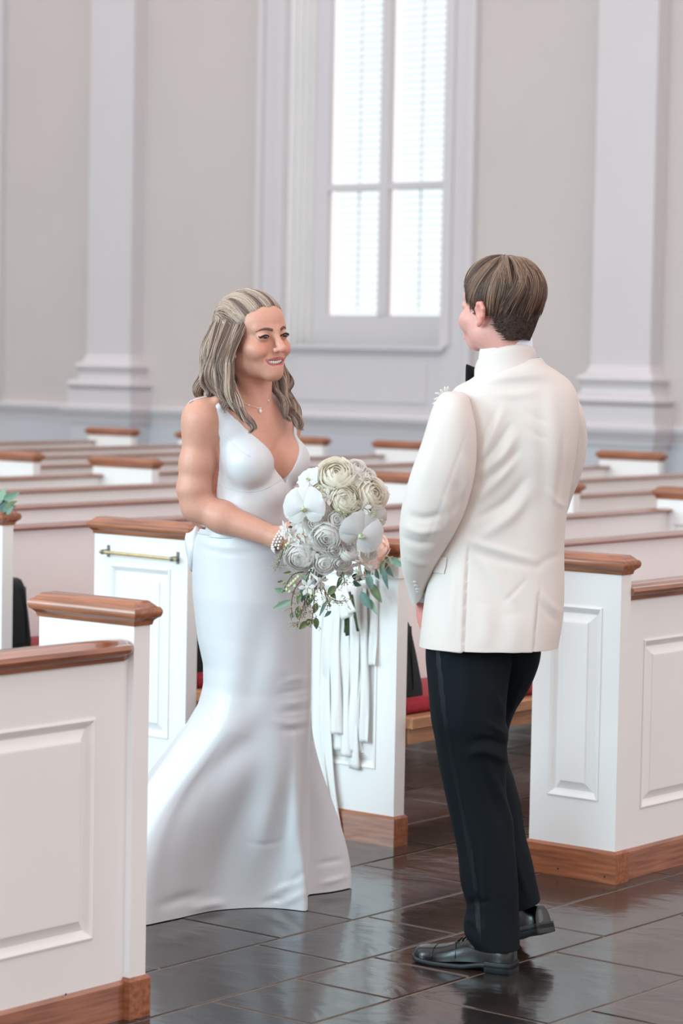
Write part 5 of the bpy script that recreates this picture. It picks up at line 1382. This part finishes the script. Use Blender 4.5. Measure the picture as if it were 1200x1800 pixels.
def leaf_mb(L, W, bend=0.3):
    mb = MB(); nv = 7; vs = []
    for v in range(nv):
        t = v/(nv-1); w_ = W*math.sin(math.pi*min(0.985, t**0.85*0.98+0.015))**0.9
        for s_ in (-1, -0.5, 0, 0.5, 1): vs.append((s_*w_, L*t, -bend*L*t*t + abs(s_)*w_*0.28))
    n = len(vs); vs2 = vs + [(x, y, z-0.0006) for x, y, z in vs]; F_ = []
    for v in range(nv-1):
        for u in range(4): a = v*5+u; F_ += [(a, a+1, a+6, a+5), (n+a+5, n+a+6, n+a+1, n+a)]
    mb.add(vs2, F_); return mb
def place(o, pos, M_): o.matrix_local = Matrix.Translation(Vector(pos)) @ M_; return o
def put_leaf(root, base, tip, W, m, nrm=None, bend=0.15):
    """leaf from base to tip (root-local points)"""
    b, t = Vector(base), Vector(tip); y = (t-b); L = y.length; y.normalize()
    z = Vector(nrm) if nrm is not None else Vector((0,-1,0)); x = y.cross(z); x = x.normalized() if x.length > 1e-4 else y.orthogonal().normalized(); z = x.cross(y)
    M_ = Matrix((x, y, z)).transposed().to_4x4()
    o = leaf_mb(L, W, bend).build('leaf', m, root, True); place(o, b, M_); return o
# ---------------- the bouquet, in a frame parallel to the bride's
bq = empty('bouquet', tuple(BR.world(BR.L(590, 905, -0.245))), BR.rz)
tag(bq, 'white bouquet of roses and orchids with trailing greenery in the woman\'s hand', 'bouquet')
BC = BR.L(590, 905, -0.245)
def B(px, py, dd=0.0): return BR.L(px, py, -0.245 + dd) - BC
core = MB(); core.sphere((0.0, 0.01, 0.0), (0.092, 0.085, 0.115), 18, 12); core.build('filler_blossom', PETC, bq, True)
h = MB(); ph_ = T(0.03, 0.24, 1.0) - BC; h.tube([tuple(np.array([0,0.02,-0.02])), tuple(ph_*0.7 + np.array([0.0,0.0,-0.02])), tuple(ph_ + np.array([-0.01,0.02,-0.10]))], 0.017, 12); h.build('stem_handle', SATIN, bq, True)
def depth_for(px, py, r=0.0):
    x, y = (px-592)/96.0, (py-902)/104.0; q = 1 - x*x - y*y
    return -0.105*math.sqrt(max(0.03, q))
def outn(px, py, k=1.0):
    x, z = (px-592)/96.0*k, -(py-902)/104.0*k; return Vector((x, -math.sqrt(max(0.12, 1-min(0.9, x*x+z*z))), z)).normalized()
def flower(name, mb, m, px, py, n=None, roll=None, dz=0.0, lab=None):
    o = mb.build(name, m, bq, True); place(o, B(px, py, depth_for(px, py) + dz), frame(n or outn(px, py, 0.9), fr.random()*6 if roll is None else roll))
    if lab: o['label'] = lab
    return o
S = 1/660.0
flower('peony', rose(28*S*1.15, 7, 7, 0.06, 0.85), PETC, 590, 833, lab='cream ruffled peony')
flower('ranunculus', ranunc(25*S*1.5), PETC, 606, 878, lab='cream ranunculus with green eye', n=Vector((0.1,-1,0.25)), dz=-0.005)
flower('garden_rose', rose(28*S*1.1, 6, 6, 0.04, 0.9), PETC, 655, 868, lab='cream garden rose')
flower('garden_rose', rose(25*S*1.1, 6, 5, 0.03, 0.8), PETW, 574, 944)
flower('ranunculus', ranunc(26*S*1.5), PETW, 527, 978, n=Vector((-0.2,-1,-0.2)), dz=-0.02)
flower('spray_rose', rose(20*S*1.0, 5, 5, 0.02, 0.95), PETW, 570, 990, n=Vector((0.0,-1,-0.1)))
flower('spray_rose', rose(15*S*1.2, 5, 5, 0.02, 0.5), PETW, 612, 970, n=Vector((0.1,-0.9,0.5)))
flower('spray_rose', rose(15*S*1.2, 5, 5, 0.03, 0.7), PETW, 627, 822)
flower('sweet_pea', rose(13*S*1.2, 4, 4, 0.06, 0.9), PETW, 648, 836)
flower('lisianthus', rose(16*S*1.2, 5, 5, 0.05, 0.9), PETW, 552, 920, n=Vector((-0.3,-1,-0.1)))
flower('lisianthus', rose(17*S*1.2, 5, 5, 0.05, 0.9), PETW, 592, 912, n=Vector((0,-1,0)))
flower('lisianthus', rose(15*S*1.2, 5, 5, 0.05, 0.9), PETC, 560, 862)
flower('lisianthus', rose(15*S*1.2, 5, 5, 0.05, 0.9), PETW, 590, 965, n=Vector((0,-1,-0.2)))
flower('lisianthus', rose(15*S*1.2, 5, 5, 0.05, 0.9), PETW, 600, 988, n=Vector((0.2,-1,-0.4)))
flower('lisianthus', rose(14*S*1.2, 5, 5, 0.05, 0.9), PETW, 645, 905, n=Vector((0.6,-1,0)))
flower('lisianthus', rose(14*S*1.2, 5, 5, 0.05, 0.9), PETW, 650, 972, n=Vector((0.6,-1,-0.3)))
for px, py, r, n, roll, dz in ((535, 892, 35, Vector((-0.35,-1,0.1)), 0.1, -0.025), (634, 938, 36, Vector((0.25,-1,-0.1)), -0.5, -0.02), (664, 912, 22, Vector((0.8,-0.7,0.0)), 0.3, -0.01), (543, 842, 20, Vector((-0.6,-0.8,0.5)), 0.4, 0.0), (606, 1005, 14, Vector((0.2,-1,-0.4)), 0.2, 0.0)):
    oo = empty('orchid', (0,0,0), parent=bq); place(oo, B(px, py, depth_for(px, py) + dz), frame(n, roll))
    for nm, mb in orchid_parts(r*S*1.05): mb.build(nm, PETO if nm == 'petal' else BUDG, oo, True)
fm = floret(12*S, 5).mesh('floret', True); fm.materials.append(PETW)
fm4 = floret(10*S, 4).mesh('floret', True); fm4.materials.append(PETW)
for k in range(150):
    a = fr.random()*6.283; rr = math.sqrt(fr.random()); px, py = 592 + 84*rr*math.cos(a), 904 + 96*rr*math.sin(a)
    o = link('floret', fr.choice((fm, fm4)), bq); place(o, B(px, py, depth_for(px, py)*0.86 + fr.uniform(-0.008, 0.006)), frame(outn(px, py) + Vector((fr.gauss(0,.25), 0, fr.gauss(0,.25))), fr.random()*6))
tm = trumpet(26*S, 13*S).mesh('tuberose', True); tm.materials.append(PETW); tb = trumpet(24*S, 5*S).mesh('tuberose_bud', True); tb.materials.append(BUDG)
for px, py, n, dz, me in ((577,874,(-.1,-1,.3),-.03,tm),(637,892,(.1,-1,.2),-.03,tm),(640,843,(.5,-.5,.7),-.02,tm),(500,930,(-1,-.5,.1),-.02,tm),(506,938,(-1,-.7,-.3),-.02,tm),(540,1032,(-.3,-1,.1),-.05,tm),(563,1022,(.7,-.7,-.5),-.05,tm),(633,1012,(.1,-.5,-1),-.02,tm),(655,998,(.9,-.4,-.3),-.02,tm),(676,862,(1,-.3,.5),.02,tm),(672,855,(.7,-.2,.9),.02,tm),(664,822+40,(.5,-.6,.6),-.01,tm),
        (598,899,(.6,-.8,-.7),-.045,tb),(606,903,(.7,-.8,-.6),-.045,tb),(652,902,(.6,-.8,-.6),-.045,tb),(660,906,(.8,-.8,-.3),-.04,tb),(657,910,(.5,-.8,-.8),-.04,tb),(634,843,(-.6,-.6,-.3),-.02,tb),(546,1052,(.1,-.5,-1),-.05,tb),(552,1048,(.3,-.5,-.9),-.05,tb),(540,1044,(-.2,-.5,-1),-.05,tb),(627,1004,(-.2,-.6,.9),-.03,tb),(606,812,(0,-.3,1),0.0,tb)):
    o = link('tuberose', me, bq); place(o, B(px, py, depth_for(px, py)*0.8 + dz), frame(n, fr.random()*6))
# leaves round the rim
for (bx, by, tx, ty, w_, m, dd) in ((580,826,581,808,7,LEAFD,0.0),(572,826,567,811,6,LEAFB,0.0),(612,826,603,813,5,LEAFD,0.0),(556,846,551,826,7,LEAFB,0.01),(515,930,514,905,5,LEAFD,0.01),(524,938,508,925,6,LEAFD,-0.01),(560,1008,572,1018,7,LEAFD,-0.03),(600,1010,593,1035,4,LEAFB,-0.04),(590,1030,575,1046,6,LEAFG,-0.05),
        (500,1040,482,1036,5,LEAFM,-0.05),(512,1055,480,1070,5,LEAFM,-0.06),(500,1062,490,1060,3,LEAFG,-0.05),(525,1065,522,1088,5,LEAFG,-0.05),(540,1092,526,1106,5,LEAFG,-0.05),(555,1085,556,1106,5,LEAFG,-0.04),(546,1088,540,1100,6,LEAFG,-0.05),(535,1030,530,1058,6,LEAFB,-0.05),(548,1040,540,1066,6,LEAFB,-0.04),(575,1055,560,1082,3,LEAFB,-0.05),(582,1074,570,1084,3,LEAFB,-0.02),(516,1078,510,1086,4,LEAFM,-0.05),(497,1020,488,1024,2,LEAFG,-0.04),(512,1005,498,1008,2,LEAFG,-0.03),(556,1060,552,1078,5,LEAFG,-0.04),(530,1012,544,1024,5,LEAFM,-0.04),(580,1040,590,1052,4,LEAFG,-0.04),(528,1042,522,1062,4,LEAFG,-0.06),(618,1012,640,1018,6,LEAFD,0.0)):
    put_leaf(bq, B(bx, by, dd), B(tx, ty, dd-0.006), w_*S*1.1, m, (fr.gauss(0,.3), -1, fr.gauss(0,.3)))
# seeded eucalyptus: drooping stems with clusters of small seeds
seeds = MB(); stems = MB(); stems2 = MB()
def sprig(pts, n, w_, dd=-0.05, green=False, ends=1.0):
    C = catmull([B(x, y, dd + z) for x, y, z in pts], 24); (stems2 if green else stems).tube(C, lambda t: 0.0013*(1-0.5*t)+0.0004, 5)
    for k in range(n):
        i = int(23*(0.25+0.75*fr.random()**0.8)); p = C[i]; tip = p + np.array([fr.gauss(0, w_), fr.gauss(0, w_*0.6), fr.gauss(-0.3*w_, w_)])
        stems.tube([p, (p+tip)/2 + np.array([0,0,0.002]), tip], 0.0004, 4)
        for q in range(4): seeds.sphere(tip + np.array([fr.gauss(0, .0028), fr.gauss(0, .0025), fr.gauss(0, .0028)]), (0.0013, 0.0013, 0.0018), 6, 4)
sprig([(548,1000,0.02),(520,1032,0),(512,1060,-.01),(514,1085,-.01)], 16, 0.012)
sprig([(552,1000,0.02),(540,1040,0),(530,1075,-.01),(522,1102,-.01)], 22, 0.011)
sprig([(556,1000,0.02),(552,1050,0),(549,1085,-.01),(545,1098,0)], 22, 0.010)
sprig([(560,1010,0.02),(575,1046,0),(592,1056,0),(608,1056,0)], 20, 0.010)
sprig([(570,1040,0.01),(576,1058,0),(582,1064,0)], 10, 0.008)
sprig([(535,1005,0.02),(515,1010,0),(502,1030,0),(500,1040,0)], 14, 0.010, green=True)
sprig([(520,955,0.02),(500,962,0),(492,985,0),(488,998,0)], 26, 0.011, dd=-0.03, green=True)
sprig([(545,1000,0.01),(560,1030,0),(566,1046,0)], 14, 0.011, green=True)
sprig([(600,1000,0.01),(604,1015,0),(605,1030,0)], 14, 0.007, green=True)
sprig([(545,1005,0.01),(535,1030,0),(535,1060,0),(538,1078,0)], 18, 0.012, green=True)
seeds.build('eucalyptus_seeds', SEED, bq, True)['kind'] = 'stuff'; stems.build('eucalyptus_stems', STEMR, bq, True)['kind'] = 'stuff'; stems2.build('green_sprigs', STEMG, bq, True)['kind'] = 'stuff'
bd = MB()
for (x, y) in ((520,1018),(516,1022),(512,1026),(508,1030),(518,1030),(504,1036),(524,1014),(509,1040),(503,958),(506,962),(500,965),(509,968),(507,955),(571,862),(560,858)):
    bd.sphere(B(x, y, -0.06 if y > 990 else depth_for(x, y)-0.01), (0.0045, 0.0045, 0.005), 8, 6)
bd.build('green_buds', BUDG, bq, True)['kind'] = 'stuff'
# ---------------- pew-end arrangement with ribbons on the pew behind
PX = XF - 0.002
pa = empty('pew_flower_arrangement', (XF, ROW[1] + 0.2, 0.0)); tag(pa, 'peach flowers, eucalyptus and white ribbons tied to the pew end behind the bouquet', 'flower arrangement')
PO = np.array([XF, ROW[1] + 0.2, 0.0])
def A(px, py, out=0.05): return on_plane(px, py, 0, XF - out) - PO
c = MB(); ya, yb = ROW[1]-0.006-PO[1], ROW[1]+0.431-PO[1]
SATR = mat('ivory_ribbon', (0.86, 0.84, 0.80), 0.42)
CHIF = mat('white_ribbon', (0.80, 0.79, 0.765), 0.5)
zt, zb = A(690, 985, 0)[2], A(690, 1016, 0)[2]
c.loft([[(x, y, z) for x, y in ((-0.006, yb), (-0.006, ya), (TH+0.006, ya), (TH+0.006, yb))] for z in (zb, zb+0.012, zt)], False, False); c.build('ribbon_sash', CHIF, pa)
def ribbon(pts, wid, m, tw=0.0, out=0.03, wave=0.008, name='ribbon_tail', n=40):
    """hanging strip: centre-line pixels on the pew-end plane, width in metres"""
    C = catmull([A(p[0], p[1], out) for p in pts], n); rows = []; ph = fr.random()*6
    for i, p in enumerate(C):
        t = i/(n-1); a = tw*math.sin(3.1*t + ph) + 0.12*math.sin(9*t+ph); dx = -wave*(1+math.sin(5*t + ph))*t
        rows.append([(p[0]+dx - math.sin(a)*wid*s_*0.5 - 0.004*math.cos(3*s_+5*t+ph), p[1] - math.cos(a)*wid*s_*0.5, p[2]) for s_ in (-1, -0.5, 0, 0.5, 1)])
    mb = MB(); mb.loft(rows, False, False, False); o = mb.build(name, m, pa, True)
    sd = o.modifiers.new('thick', 'SOLIDIFY'); sd.thickness = 0.0008; return o
ribbon([(604,1030),(603,1120),(602,1220),(603,1320)], 0.150, CHIF, 0.03, 0.008, 0.001)
ribbon([(566,1040),(558,1120),(556,1230),(560,1330),(572,1420),(585,1472)], 0.046, CHIF, 0.08, 0.016, 0.001)
ribbon([(580,1040),(572,1130),(572,1250),(578,1350),(586,1420),(594,1476)], 0.044, CHIF, 0.08, 0.013, 0.001)
ribbon([(592,1060),(588,1130),(590,1220),(592,1290)], 0.040, CHIF, 0.25, 0.02, 0.002)
ribbon([(604,1065),(606,1150),(605,1240),(608,1330)], 0.042, CHIF, 0.08, 0.013, 0.001)
ribbon([(620,1040),(622,1130),(620,1230),(622,1352)], 0.046, CHIF, 0.08, 0.011, 0.001)
ribbon([(636,1020),(638,1120),(640,1220),(640,1305)], 0.034, CHIF, 0.1, 0.012, 0.001)
ribbon([(655,1018),(656,1060),(656,1110),(655,1170)], 0.030, CHIF, 0.15, 0.010, 0.001)
# bound stems and ribbon wrap
sm_ = MB()
for (x0, y0, x1, y1, o_) in ((604,1040,609,1118,.06),(608,1045,612,1117,.065),(612,1040,606,1112,.055),(618,1045,628,1108,.05),(614,1040,629,1110,.06),(606,1040,607,1100,.07)):
    sm_.tube([A(x0, y0, o_), A((x0+x1)/2, (y0+y1)/2, o_), A(x1, y1, o_)], 0.0042, 7)
sm_.build('stems', STEMG, pa, True)
wr = MB(); wr.tube(catmull([A(590,1018,.09), A(597,1045,.09), A(604,1068,.085), A(611,1086,.08)], 10), lambda t: (0.014+0.013*t, 0.006), 14, flat=(-1,0,0)); wr.tube(catmull([A(604,1016,.095), A(606,1040,.095), A(612,1062,.09), A(619,1078,.085)], 10), lambda t: (0.010+0.008*t, 0.004), 12, flat=(-1,0,0)); wr.build('ribbon_wrap', SATR, pa, True)
def rose_at(mb, m, name, px, py, out, n, lab=None):
    o = mb.build(name, m, pa, True); place(o, A(px, py, out), frame(n, fr.random()*6)); 
    if lab: o['label'] = lab
rose_at(rose(0.040, 6, 8, 0.12, 0.9), PETP, 'carnation', 662, 962, 0.07, (-1, -0.4, 0.2), 'peach ruffled carnation')
rose_at(rose(0.034, 6, 8, 0.12, 0.9), PETP, 'carnation', 655, 985, 0.07, (-1, -0.3, -0.2), 'peach ruffled carnation')
rose_at(rose(0.032, 5, 5, 0.04, 0.9), PETW, 'garden_rose', 632, 972, 0.08, (-1, -0.2, 0.1))
for (bx, by, tx, ty, w_, m, o_) in ((683,980,707,996,8,LEAFM,.06),(672,990,679,1036,5,LEAFB,.07),(668,985,690,1012,6,LEAFB,.05),(660,1000,664,1018,6,LEAFD,.06),(646,1008,653,1036,7,LEAFB,.08),(652,1025,668,1058,8,LEAFG,.06),(646,1020,664,1052,6,LEAFD,.05),(634,1040,650,1070,9,LEAFB,.08),(648,1052,662,1080,5,LEAFM,.07),(640,998,660,1008,8,LEAFD,.05),(620,1022,632,1030,6,LEAFD,.04),(675,985,668,1010,5,LEAFG,.06),(676,978,694,990,6,LEAFB,.05),(650,1000,640,1016,7,LEAFD,.05)):
    nn = Vector((-1, fr.gauss(-0.3, .3), fr.gauss(0, .3))); o = put_leaf(pa, A(bx, by, o_), A(tx, ty, o_+0.01), w_/575.0, m, nn)
tw_ = MB()
for pts in (((668,985),(676,978),(684,980),(687,992)),((674,1000),(678,985),(690,978)),((676,1002),(684,992),(690,992)),((640,1000),(650,1040),(640,1056))):
    tw_.tube(catmull([A(x, y, .075) for x, y in pts], 12), 0.0012, 5)
tw_.build('twig', mat('orange_twig', lin((196, 140, 96)), 0.6), pa, True)
# ---------------- greenery on the left-hand pew end
ge_ = empty('greenery_spray', (XF + 0.02, ROW[3] + 0.03, HT + 0.058)); tag(ge_, 'eucalyptus leaves lying on the pew end at the left edge', 'greenery')
GO = np.array([XF + 0.02, ROW[3] + 0.03, HT + 0.058])
def Gp(px, py, o_=0.0): return on_plane(px, py, 0, XF + 0.02 - o_) - GO
stg = MB(); stg.tube(catmull([(0.0, 0.09, 0.008), (0.0, 0.03, 0.012), Gp(8, 885), Gp(12, 868)], 12), 0.003, 6); stg.tube([(0,0.16,0.006),(0,0.06,0.006),(0.0,0.0,0.004)], 0.004, 6); stg.build('stem', STEMG, ge_, True)
for (bx, by, tx, ty, w_, m) in ((6,878,30,868,7,LEAFM),(8,892,28,880,5,LEAFG),(6,896,27,889,5,LEAFM),(4,880,6,858,8,LEAFM),(2,884,-8,862,8,LEAFM),(8,902,20,892,7,LEAFM),(4,902,12,880,8,LEAFB),(0,900,-14,882,9,LEAFM),(2,890,14,874,6,LEAFB),(-4,900,-20,893,8,LEAFB)):
    put_leaf(ge_, Gp(bx, by, fr.uniform(0, .03)), Gp(tx, ty, fr.uniform(0, .04)), w_/505.0, m, (-1, fr.gauss(-.4, .3), fr.gauss(0.2, .3)))
